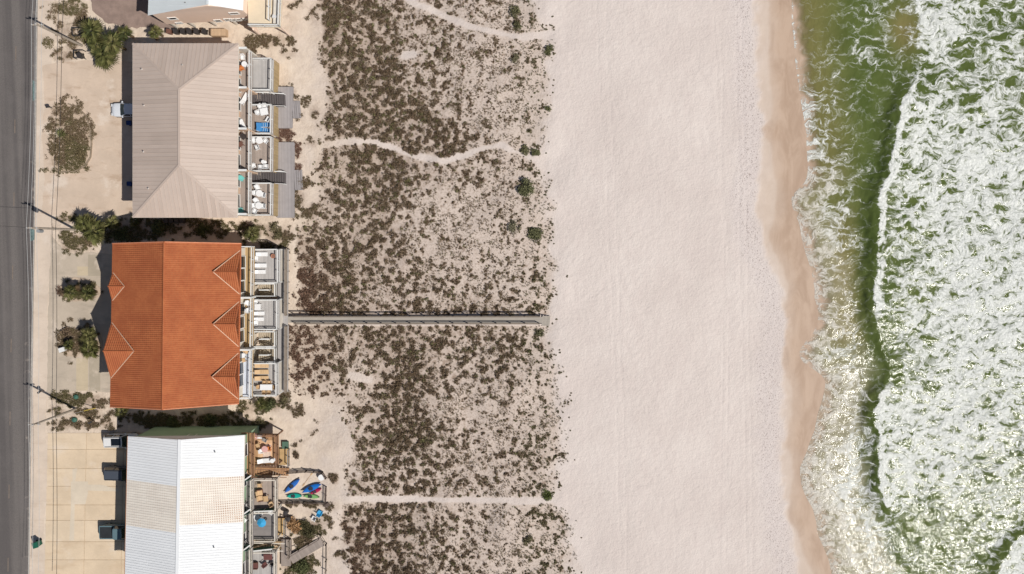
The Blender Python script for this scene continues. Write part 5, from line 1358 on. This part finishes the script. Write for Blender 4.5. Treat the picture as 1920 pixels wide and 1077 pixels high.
bp = BP(); bp.add('cabinet', MB().box((0, 0, .35), (.7, .5, .7)), WHITE); bp.add('lid', MB().box((0, 0, .73), (.78, .58, .06)), WHITE); bp.add('plinth', MB().box((0, 0, .03), (.85, .65, .08)), KERB)
place(bp, 'utility_cabinet', P(121, 655, .09), .3, 'small white cabinet at the left of the lower palm bed', 'cabinet')
bp = BP(); bp.add('post', MB().bar((0, 0, 0), (0, 0, 1.1), .09, .09), BWR); bp.add('box', MB().box((0, 0, 1.2), (.45, .22, .24)), DARKM); bp.add('flag', MB().box((.05, .13, 1.32), (.03, .02, .18)), LAMP_R)
for (x, y, lab) in ((91, 201, 'dark mailbox at the upper left of the oval island'), (75, 735, 'dark mailbox beside the lowest utility pole'), (170, 792, 'dark mailbox in the weedy verge by the slab parking')):
    place(bp, 'mailbox', at_z(P(x, y, 1), 0), RNG.random(), lab, 'mailbox', 'mailboxes along the road')
bp = BP(); bp.add('cover', MB().lathe([(.32, 0), (.36, .1), (.3, .32), (.05, .4)], 14), pm('teal_plastic', (70, 110, 96), .5)); bp.add('base', MB().lathe([(.4, 0), (.4, .05)], 14), KERB)
place(bp, 'utility_pedestal', P(144, 744, 0), 0, 'small green utility dome in the weeds below the grey driveway', 'utility dome', 'green domes in the verge'); place(bp, 'utility_pedestal', P(141, 787, 0), 0, 'small green utility dome in the weeds above the slab parking', 'utility dome', 'green domes in the verge')

# ------------------------------------------------------------------ deck furniture
FUR = {'white': pm('white_plastic', (240, 240, 240), .45, .04), 'tan': pm('tan_cushion', (214, 182, 142), .9, .08), 'dark': pm('dark_weave', (70, 62, 60), .8, .15), 'teal': pm('teal_paint', (120, 196, 190), .5, .06), 'orange': pm('orange_fabric', (214, 132, 72), .8, .1), 'brown': pm('brown_wood', (118, 84, 72), .8, .15), 'blue': pm('blue_fabric', (58, 128, 186), .7, .1), 'sky': pm('sky_blue_fabric', (62, 164, 216), .7, .08), 'red': pm('dark_red_wood', (112, 72, 68), .8, .15), 'wood': pm('pale_wood', (206, 172, 130), .8, .12), 'grey': pm('grey_weave', (150, 146, 142), .8, .12), 'pink': pm('pink_fabric', (222, 176, 170), .8, .1)}
def chair_bp(c):
    k = 'chair' + c
    if k in BPS: return BPS[k]
    m = FUR[c]; bp = BP()
    bp.add('seat', MB().box((0, 0, .42), (.52, .52, .05)), m)
    bp.add('backrest', MB().box((-.29, 0, .7), (.05, .52, .55), ry=-.22), m)
    for sx_ in (-.23, .23):
        for sy_ in (-.23, .23): bp.add('leg', MB().bar((sx_ * 1.1, sy_ * 1.1, 0), (sx_, sy_, .42), .05, .05), m)
    for sy_ in (-.29, .29): bp.add('armrest', MB().bar((-.28, sy_, .63), (.24, sy_, .63), .07, .04), m)
    BPS[k] = bp; return bp
def lounger_bp(c, fr='white'):
    k = 'lounger' + c + fr
    if k in BPS: return BPS[k]
    bp = BP(); m = FUR[c]; f = FUR[fr]
    bp.add('frame', MB().bar((-.95, -.3, .3), (.95, -.3, .3), .06, .06).bar((-.95, .3, .3), (.95, .3, .3), .06, .06).bar((.92, -.3, .3), (.92, .3, .3), .06, .06), f)
    s_ = bp.add('mattress', MB().box((.32, 0, .35), (1.25, .58, .07)), m)
    bp.add('backrest', MB().box((-.58, 0, .53), (.72, .58, .07), ry=.5), m)
    for x in (-.8, .8):
        for y in (-.28, .28): bp.add('leg', MB().bar((x, y, 0), (x, y, .3), .05, .05), f)
    for x in (.0, .3, .6): bp.add('slat_shadow_strip', MB().box((x, 0, .388), (.03, .5, .006)), f, s_)  # strips in frame colour stand in for shadow gaps between slats
    BPS[k] = bp; return bp
def table_bp(c, rnd, w=.9, d=.9):
    k = 'table%s%s%.1f%.1f' % (c, rnd, w, d)
    if k in BPS: return BPS[k]
    m = FUR[c]; bp = BP()
    if rnd:
        bp.add('top', MB().lathe([(w / 2 - .02, .69), (w / 2, .71), (w / 2, .735), (w / 2 - .02, .74)], 18), m); bp.add('pedestal', MB().lathe([(.28, 0), (.26, .04), (.05, .08), (.05, .69)], 10), m)
    else:
        bp.add('top', MB().box((0, 0, .72), (w, d, .05)), m)
        for x in (-1, 1):
            for y in (-1, 1): bp.add('leg', MB().bar((x * (w / 2 - .07), y * (d / 2 - .07), 0), (x * (w / 2 - .07), y * (d / 2 - .07), .7), .06, .06), m)
    BPS[k] = bp; return bp
def sofa_bp(c, n):
    k = 'sofa%s%d' % (c, n)
    if k in BPS: return BPS[k]
    m = FUR[c]; bp = BP(); L = .75 * n
    bp.add('base', MB().box((0, 0, .17), (.8, L, .3)), FUR['brown'])
    for i in range(n): bp.add('seat_cushion', MB().box((.06, (i - (n - 1) / 2) * .75, .39), (.66, .7, .16), taper=.94), m); bp.add('back_cushion', MB().box((-.32, (i - (n - 1) / 2) * .75, .6), (.18, .68, .42), ry=-.15, taper=.92), m)
    for s_ in (-1, 1): bp.add('armrest', MB().box((0, s_ * (L / 2 + .05), .35), (.8, .1, .5)), FUR['brown'])
    BPS[k] = bp; return bp
def F(bp, name, x, y, z, rot, lab, cat, group, sc=1.0): return place(bp, name, at_z(P(x, y, z + .5), z + .002), math.radians(rot), lab, cat, group, sc)
G = 'deck furniture of the taupe house'; zb, zl = 4.9, 2.4
TH = 'taupe house'
F(chair_bp('orange'), 'deck_chair', 453, 128, zb, 20, 'orange chair on the uppermost balcony of the taupe house', 'chair', G)
F(table_bp('white', True, .7), 'patio_table', 459, 121, zb, 0, 'white round table above the orange chair on the balcony', 'table', G)
F(chair_bp('white'), 'deck_chair', 455, 108, zb, -90, 'white chair at the top of the uppermost balcony of the taupe house', 'chair', G)
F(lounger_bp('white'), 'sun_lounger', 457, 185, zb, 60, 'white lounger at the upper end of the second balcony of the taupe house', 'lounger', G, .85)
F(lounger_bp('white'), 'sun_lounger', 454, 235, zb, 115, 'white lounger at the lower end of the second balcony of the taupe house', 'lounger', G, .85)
F(chair_bp('dark'), 'deck_chair', 457, 257, zb, -60, 'dark woven chair at the top of the third balcony of the taupe house', 'chair', G)
F(table_bp('brown', False, .6, .6), 'patio_table', 452, 271, zb, 30, 'small brown table below the dark chair on the third balcony', 'table', G)
F(chair_bp('teal'), 'deck_chair', 453, 335, zb, -35, 'teal chair at the top of the lowest balcony of the taupe house', 'chair', G)
F(chair_bp('teal'), 'deck_chair', 452, 395, zb, 30, 'teal chair at the bottom of the lowest balcony of the taupe house', 'chair', G)
for (x, y, r_, lab) in ((497, 200, -90, 'white chair in the upper corner of the blue lounger deck'), (489, 201, -60, 'white chair left of the corner chair on the blue lounger deck'), (485, 211, 20, 'white chair left of the white table on the blue lounger deck'), (502, 224, 150, 'white chair just above the blue loungers')):
    F(chair_bp('white'), 'plastic_chair', x, y, zl, r_, lab, 'chair', G)
F(table_bp('white', False, 1.0, .9), 'patio_table', 496, 210, zl, 10, 'white square table above the blue loungers', 'table', G)
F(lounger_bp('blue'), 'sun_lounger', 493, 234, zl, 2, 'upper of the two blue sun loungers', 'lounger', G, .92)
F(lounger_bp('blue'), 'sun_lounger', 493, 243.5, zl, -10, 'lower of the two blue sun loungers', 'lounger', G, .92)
for (x, y, r_, lab) in ((476, 264, -60, 'white chair in the upper left corner of the third lower deck of the taupe house'), (498, 265, -130, 'white chair in the upper right corner of the third lower deck of the taupe house'), (482, 277, 200, 'white chair below the round table on the third lower deck'), (475, 311, 20, 'left of the three white chairs along the lower rail of the third deck'), (489, 313, 90, 'middle of the three white chairs along the lower rail of the third deck'), (499, 312, 90, 'right of the three white chairs along the lower rail of the third deck')):
    F(chair_bp('white'), 'plastic_chair', x, y, zl, r_, lab, 'chair', G)
F(table_bp('white', True, .9), 'patio_table', 487, 264, zl, 0, 'white oval table at the top of the third lower deck', 'table', G)
F(table_bp('white', True, .5), 'patio_table', 494, 304, zl, 0, 'small white round stool above the three chairs', 'table', G)
for (x, y, r_, lab) in ((483, 352, -60, 'white chair above the upper table on the lowest deck of the taupe house'), (480, 362, 0, 'white chair left of the upper table on the lowest deck of the taupe house'), (494, 366, 170, 'white chair right of the upper table on the lowest deck of the taupe house'), (481, 377, -50, 'white chair above the lower table on the lowest deck of the taupe house'), (477, 386, 0, 'white chair left of the lower table on the lowest deck of the taupe house'), (494, 387, 180, 'white chair right of the lower table on the lowest deck of the taupe house'), (478, 396, 60, 'white chair in the lower left corner of the lowest deck of the taupe house')):
    F(chair_bp('white'), 'plastic_chair', x, y, zl, r_, lab, 'chair', G)
F(table_bp('white', True, .9), 'patio_table', 487, 363, zl, 0, 'upper white round table on the lowest deck of the taupe house', 'table', G)
F(table_bp('white', True, .9), 'patio_table', 486, 386, zl, 0, 'lower white round table on the lowest deck of the taupe house', 'table', G)
G = 'deck furniture of the orange house'; zb, zl = 5.3, 2.6
for (x, y, r_, lab) in ((466, 569, -30, 'upper white chair on the middle balcony of the orange house'), (467, 582, 20, 'lower white chair on the middle balcony of the orange house')): F(chair_bp('white'), 'plastic_chair', x, y, zb, r_, lab, 'chair', G)
F(chair_bp('wood'), 'deck_chair', 462, 659, zb, -45, 'wooden chair at the top of the lowest balcony of the orange house', 'chair', G)
F(table_bp('white', False, .6, .6), 'patio_table', 456, 667, zb, 0, 'white table beside the wooden chair on the lowest balcony', 'table', G)
F(table_bp('wood', False, .55, .55), 'patio_table', 457, 675, zb, 10, 'small wooden table on the lowest balcony of the orange house', 'table', G)
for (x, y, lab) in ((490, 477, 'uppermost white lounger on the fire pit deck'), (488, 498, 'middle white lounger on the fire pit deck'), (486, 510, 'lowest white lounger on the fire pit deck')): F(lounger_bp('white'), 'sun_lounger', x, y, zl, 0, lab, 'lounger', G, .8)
F(chair_bp('white'), 'plastic_chair', 480, 485, zl, 0, 'white chair between the loungers on the fire pit deck', 'chair', G)
bp = BP(); bp.add('bowl', MB().lathe([(.2, 0), (.24, .2), (.3, .3), (.3, .36), (.24, .37), (.1, .3)], 16), pm('rusty_steel', (170, 116, 92), .7, .15)); bp.add('ash', MB().lathe([(.22, .31), (.2, .33)], 14), pm('ash', (150, 110, 92), .95))
for k in range(3): bp.add('leg', MB().bar((.2 * math.cos(k * 2.1), .2 * math.sin(k * 2.1), 0), (.22 * math.cos(k * 2.1), .22 * math.sin(k * 2.1), .25), .03, .03), DARKM)
F(bp, 'fire_pit', 511, 480.5, zl, 0, 'round rusty brown fire pit on the uppermost orange house deck', 'fire pit', G, 1.0)
for (x, y, r_, lab) in ((479, 565, 0, 'white chair in the upper corner of the middle orange house deck'), (480, 606, 0, 'white chair at the lower left of the middle orange house deck')): F(chair_bp('white'), 'plastic_chair', x, y, zl, r_, lab, 'chair', G)
F(table_bp('white', False, .8, .8), 'patio_table', 484, 576, zl, 0, 'white square table on the middle orange house deck', 'table', G)
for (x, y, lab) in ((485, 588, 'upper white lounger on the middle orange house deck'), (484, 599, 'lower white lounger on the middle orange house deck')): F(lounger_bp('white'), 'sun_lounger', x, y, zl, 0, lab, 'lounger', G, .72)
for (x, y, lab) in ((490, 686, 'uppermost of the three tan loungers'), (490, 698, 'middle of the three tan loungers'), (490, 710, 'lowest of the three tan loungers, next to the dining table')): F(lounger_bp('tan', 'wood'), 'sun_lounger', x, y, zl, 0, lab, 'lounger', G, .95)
F(table_bp('white', False, 1.6, .75), 'dining_table', 500, 726, zl, 0, 'long white dining table on the lowest orange house deck', 'table', G)
for (x, y, r_, lab) in ((496, 718, -90, 'pale chair above the left half of the dining table'), (505, 718, -90, 'pale chair above the right half of the dining table'), (486, 726, 0, 'pale chair at the left end of the dining table'), (514, 727, 180, 'pale chair at the right end of the dining table'), (495, 735, 90, 'pale chair below the left half of the dining table'), (504, 735, 90, 'pale chair below the right half of the dining table')):
    F(chair_bp('wood'), 'dining_chair', x, y, zl, r_, lab, 'chair', G, .85)
G = 'deck furniture of the white-roofed house'; zb, zl = 4.9, 2.4
RUGM = pm('patterned_rug', (224, 184, 146), .95, .2, 3)
t = thing('deck_rug', 'pale patterned rug on the warm wooden deck', 'rug', at_z(P(498, 843, zl), zl))
ob('pile', MB().prism([P(483, 861, zl + .02), P(511, 861, zl + .02), P(511, 826, zl + .02), P(483, 826, zl + .02)], .015), RUGM, t)
ob('border', MB().prism([P(493, 858, zl + .026), P(507, 858, zl + .026), P(508, 834, zl + .026), P(493, 834, zl + .026)], .004), pm('rug_field', (224, 200, 184), .95, .15, 4), t)
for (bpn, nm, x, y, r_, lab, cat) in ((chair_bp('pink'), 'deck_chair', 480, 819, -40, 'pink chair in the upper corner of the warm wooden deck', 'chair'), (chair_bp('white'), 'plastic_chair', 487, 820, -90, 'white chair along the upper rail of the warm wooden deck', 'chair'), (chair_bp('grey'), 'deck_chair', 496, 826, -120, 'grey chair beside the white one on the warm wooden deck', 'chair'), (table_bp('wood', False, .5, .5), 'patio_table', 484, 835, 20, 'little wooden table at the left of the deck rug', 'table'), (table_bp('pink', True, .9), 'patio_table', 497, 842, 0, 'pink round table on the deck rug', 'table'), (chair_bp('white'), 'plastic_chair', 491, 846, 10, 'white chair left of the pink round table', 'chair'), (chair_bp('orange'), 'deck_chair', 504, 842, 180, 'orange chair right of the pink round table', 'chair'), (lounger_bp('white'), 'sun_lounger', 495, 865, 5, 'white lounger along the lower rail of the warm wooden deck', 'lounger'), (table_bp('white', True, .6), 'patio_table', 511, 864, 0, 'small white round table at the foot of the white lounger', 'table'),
    (chair_bp('tan'), 'deck_chair', 487, 911, -90, 'tan armchair above the sofa on the second deck', 'chair'), (sofa_bp('tan', 2), 'deck_sofa', 487, 930, 8, 'tan two-seat sofa on the second deck of the white-roofed house', 'sofa'), (table_bp('wood', False, .65, .75), 'coffee_table', 499, 935, 5, 'wooden coffee table beside the tan sofa', 'table'), (chair_bp('tan'), 'deck_chair', 508, 945, 120, 'tan armchair in the lower corner of the second deck', 'chair'),
    (table_bp('white', False, .8, .8), 'patio_table', 482, 970, 20, 'white square table on the blue parasol deck', 'table'), (chair_bp('white'), 'plastic_chair', 488, 964, -120, 'white chair at the upper right of the square table by the parasol', 'chair'), (chair_bp('white'), 'plastic_chair', 477, 965, -50, 'white chair at the upper left of the square table by the parasol', 'chair'), (chair_bp('white'), 'plastic_chair', 507, 962, -110, 'white chair alone in the upper right corner of the parasol deck', 'chair'),
    (sofa_bp('red', 1), 'deck_sofa', 477, 1062, 0, 'dark red armchair at the left of the lowest deck', 'armchair'), (table_bp('red', False, 1.2, .8), 'patio_table', 503, 1044, 0, 'dark red table at the top of the lowest deck', 'table'), (chair_bp('red'), 'deck_chair', 497, 1059, 40, 'dark red chair in the middle of the lowest deck', 'chair'), (chair_bp('dark'), 'deck_chair', 509, 1058, 160, 'dark chair at the right of the lowest deck', 'chair')):
    F(bpn, nm, x, y, zl, r_, lab, cat, G, .95)
bp = BP(); bp.add('pole', MB().tube([(0, 0, 0), (0, 0, 1.75)], .025, 6), WHITE); bp.add('base', MB().lathe([(.25, 0), (.22, .06), (.05, .08)], 12), DARKM)
cm = MB(); N = 8
for k in range(N):
    a, b = 2 * math.pi * k / N, 2 * math.pi * (k + 1) / N; R_ = .62
    cm.poly([(0, 0, 1.9), (R_ * math.cos(a), R_ * math.sin(a), 1.62), (R_ * math.cos(b), R_ * math.sin(b), 1.62)])
cn_ = bp.add('canopy', cm, FUR['sky'])
for k in range(N): a = 2 * math.pi * k / N; bp.add('rib', MB().bar((0, 0, 1.87), (.6 * math.cos(a), .6 * math.sin(a), 1.60), .02, .02), WHITE, cn_)
place(bp, 'parasol', at_z(P(490, 981, 4.1), zl), .2, 'small bright blue parasol on the third deck of the white-roofed house', 'parasol')
for (x, y, r_, lab) in ((457, 941, 20, 'dark chair on the second balcony of the white-roofed house'), (456, 1018, -20, 'grey chair on the third balcony of the white-roofed house')): F(chair_bp('dark' if y < 1000 else 'grey'), 'deck_chair', x, y, zb, r_, lab, 'chair', G)
F(chair_bp('white'), 'plastic_chair', 458, 976, zb, -40, 'white chair at the top of the third balcony of the white-roofed house', 'chair', G)
# pink house deck
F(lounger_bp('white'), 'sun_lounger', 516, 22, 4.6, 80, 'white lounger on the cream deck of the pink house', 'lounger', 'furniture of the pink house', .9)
F(lounger_bp('grey'), 'sun_lounger', 528, 25, 4.6, 80, 'grey lounger outside the rail of the pink house deck', 'lounger', 'furniture of the pink house', .01) if False else None

# ------------------------------------------------------------------ yard of the white-roofed house: fence, kayaks, small things
FEN = pm('dark_fence_timber', (112, 98, 92), .9, .2, 3)
def fence(pts, h_, lab, m=FEN, pick=True):
    q = [P(x, y, 0) for x, y in pts]; t = thing('picket_fence', lab, 'fence', q[0]); pk_ = MB()
    for a, b in zip(q[:-1], q[1:]):
        L = (b - a).length; n = max(1, round(L / 1.5)); up_ = Vector((0, 0, 1))
        for z in (.25, h_ - .15): ob('rail', MB().bar(a + up_ * z, b + up_ * z, .05, .09), m, t)
        for k in range(n + 1): p = lerp(a, b, k / n); ob('post', MB().bar(p - up_ * .1, p + up_ * (h_ + .08), .1, .1), m, t)
        if pick:
            nn = int(L / .17); s_ = (b - a).normalized().cross(up_) * .05
            for k in range(nn): p = lerp(a, b, (k + .5) / nn) + s_; pk_.bar(p, p + up_ * h_, .09, .02)
    if pick: ob('pickets', pk_, m, t, kind='stuff')
fence([(541, 885), (575, 882), (606, 884), (613, 895)], 1.0, 'dark picket fence above the kayaks')
fence([(613, 912), (612, 944)], 1.0, 'dark picket fence right of the kayaks')
fence([(528, 941), (570, 940), (610, 942)], .9, 'dark picket fence below the kayaks')
fence([(603, 1003), (613, 1018), (613, 1048), (612, 1090)], 1.0, 'broken post and rail fence at the lower right of the yard', BWR, False)
def kayak_bp(L, W, m, key):
    bp = BP(); rings = []
    for x in np.linspace(-1, 1, 13):
        w = W / 2 * max(.04, (1 - abs(x) ** 2.4)); zt = .30 + .10 * x * x; zb_ = .02 + .2 * abs(x) ** 3
        rings.append([(x * L / 2, 0, zb_), (x * L / 2, w * .75, zb_ + .08), (x * L / 2, w, zt - .06), (x * L / 2, w * .6, zt), (x * L / 2, 0, zt + .03), (x * L / 2, -w * .6, zt), (x * L / 2, -w, zt - .06), (x * L / 2, -w * .75, zb_ + .08)])
    h_ = bp.add('hull', MB().loft(rings), m)
    dk = pm('cockpit_dark', (52, 56, 66), .7)
    ck = bp.add('cockpit', MB().loft([[(.28 * math.cos(a) * L / 3 - .1, .28 * math.sin(a) * W / .7, z) for a in np.linspace(0, 2 * math.pi, 13)[:-1]] for z in (.32, .355)]), dk)
    bp.add('seat', MB().box((-.35, 0, .40), (.1, .34, .16)), dk, ck)
    for s_ in (-1, 1): bp.add('carry_handle', MB().box((s_ * L * .43, 0, .40), (.14, .05, .04)), dk)
    return bp
for (x, y, L, W, r_, rgb, lab) in ((548, 911, 2.9, .66, 42, (48, 108, 190), 'blue kayak leaning towards the upper fence at the left'), (585, 915, 2.9, .74, 24, (36, 112, 196), 'blue kayak lying on the red one at the right'), (592, 921.5, 1.8, .5, 26, (176, 40, 84), 'red kayak showing from under the blue one'), (552, 930.5, 2.2, .66, 2, (34, 168, 150), 'teal kayak along the lower fence'), (584, 931.5, 2.3, .55, -4, (126, 178, 112), 'green kayak at the right of the teal one')):
    z0 = .18 if 'lying on' in lab else .01
    place(kayak_bp(L, W, pm('kayak_' + lab.split()[0] + str(x), rgb, .35, .06, 1.0), lab), 'kayak', at_z(P(x, y, .3), z0), math.radians(r_), lab, 'kayak', 'kayaks in the sandy yard')
F(table_bp('white', True, .85), 'patio_table', 603, 895, 0, 0, 'white round table in the corner of the kayak yard', 'table', None)
bp = BP(); bp.add('shaft', MB().tube([(-.8, 0, .08), (.8, 0, .08)], .02, 6), FUR['wood'])
for s_ in (-1, 1): bp.add('blade', MB().box((s_ * .95, 0, .08), (.4, .17, .02)), FUR['wood'])
place(bp, 'paddle', P(577, 899, 0), .95, 'wooden paddle lying between the two blue kayaks', 'paddle')
F(chair_bp('sky'), 'beach_chair', 600, 962, 0, 60, 'bright blue beach chair on the sand below the kayaks', 'chair', None, 1.1)
F(chair_bp('white'), 'plastic_chair', 588, 972, 0, 150, 'white chair on the sand left below the blue beach chair', 'chair', None)
bp = BP(); bp.add('drum', MB().lathe([(.28, 0), (.3, .1), (.3, .45), (.32, .47), (.3, .5), (.3, .85), (.26, .9)], 16), DBIN); bp.add('lid', MB().lathe([(.31, .9), (.31, .94), (.1, .97)], 16), DBIN)
for (x, y, lab) in ((536, 961, 'dark drum at the head of the dry palm fronds'), (541, 973, 'dark drum below the other one by the dry fronds')): place(bp, 'barrel', at_z(P(x, y, .6), 0), 0, lab, 'barrel', 'dark drums by the fronds')
bp = BP(); bp.add('box', MB().box((0, 0, .22), (.75, .9, .4)), pm('green_box', (72, 100, 84), .6)); bp.add('lid', MB().box((0, 0, .45), (.82, .97, .06)), pm('green_box_lid', (84, 112, 96), .6)); bp.add('latch', MB().box((.42, 0, .4), (.03, .12, .1)), DARKM)
place(bp, 'storage_box', at_z(P(535, 835, .4), 0), 0, 'dark green storage box above the small tan platform', 'box')
bp = BP()
for k in (-.22, .22): bp.add('leg', MB().bar((k, 0, 0), (k, 0, .5), .08, .08), FEN)
for k in (0, .16, .32): bp.add('board', MB().box((0, k - .16, .5), (.75, .13, .04)), FEN)
place(bp, 'bench', at_z(P(613, 948, .5), 0), .6, 'small slatted bench at the gate gap of the yard fence', 'bench')
RAMP = plank('ramp_boards', (158, 146, 138), -.52, .18)
a, b = P(545, 1050, .55), P(604, 1016, .15); s_ = (b - a).cross(Vector((0, 0, 1))).normalized() * .62
t = thing('boardwalk_ramp', 'grey timber ramp slanting across the yard of the white-roofed house', 'ramp', at_z((a + b) / 2, 0))
ob('deck_boards', MB().prism([a - s_, a + s_, b + s_, b - s_][::-1], .1), RAMP, t)
for k in (-1, 1): ob('stringer', MB().bar(a + s_ * k * .95 - Vector((0, 0, .2)), b + s_ * k * .95 - Vector((0, 0, .16)), .06, .2), FEN, t)
m = MB().bar(a - s_ + Vector((0, 0, .9)), b - s_ + Vector((0, 0, .9)), .08, .05); ob('handrail', m, FEN, t)
for f in (.02, .34, .66, .98): p = lerp(a, b, f) - s_; ob('post', MB().bar(at_z(p, 0), p + Vector((0, 0, .9)), .08, .08), FEN, t)
q = [P(527, 1062, .5), P(545, 1062, .5), P(545, 1012, .5), P(527, 1012, .5)]
t = thing('ground_deck', 'narrow grey landing between the lowest deck and the slanting ramp', 'deck', at_z(sum(q, Vector()) / 4, 0))
ob('floor', MB().prism(q, .1), RAMP, t)
for e0, e1 in zip(q, q[1:] + q[:1]): ob('joist', MB().bar(lerp(e0, e1, .02) - Vector((0, 0, .25)), lerp(e0, e1, .98) - Vector((0, 0, .25)), .07, .24), FEN, t)
railing(t, [q[2] + Vector((-.1, 0, 0)), lerp(q[1], q[2], .35) + Vector((-.1, 0, 0))], BWR, .95, 1.3, bal=False)
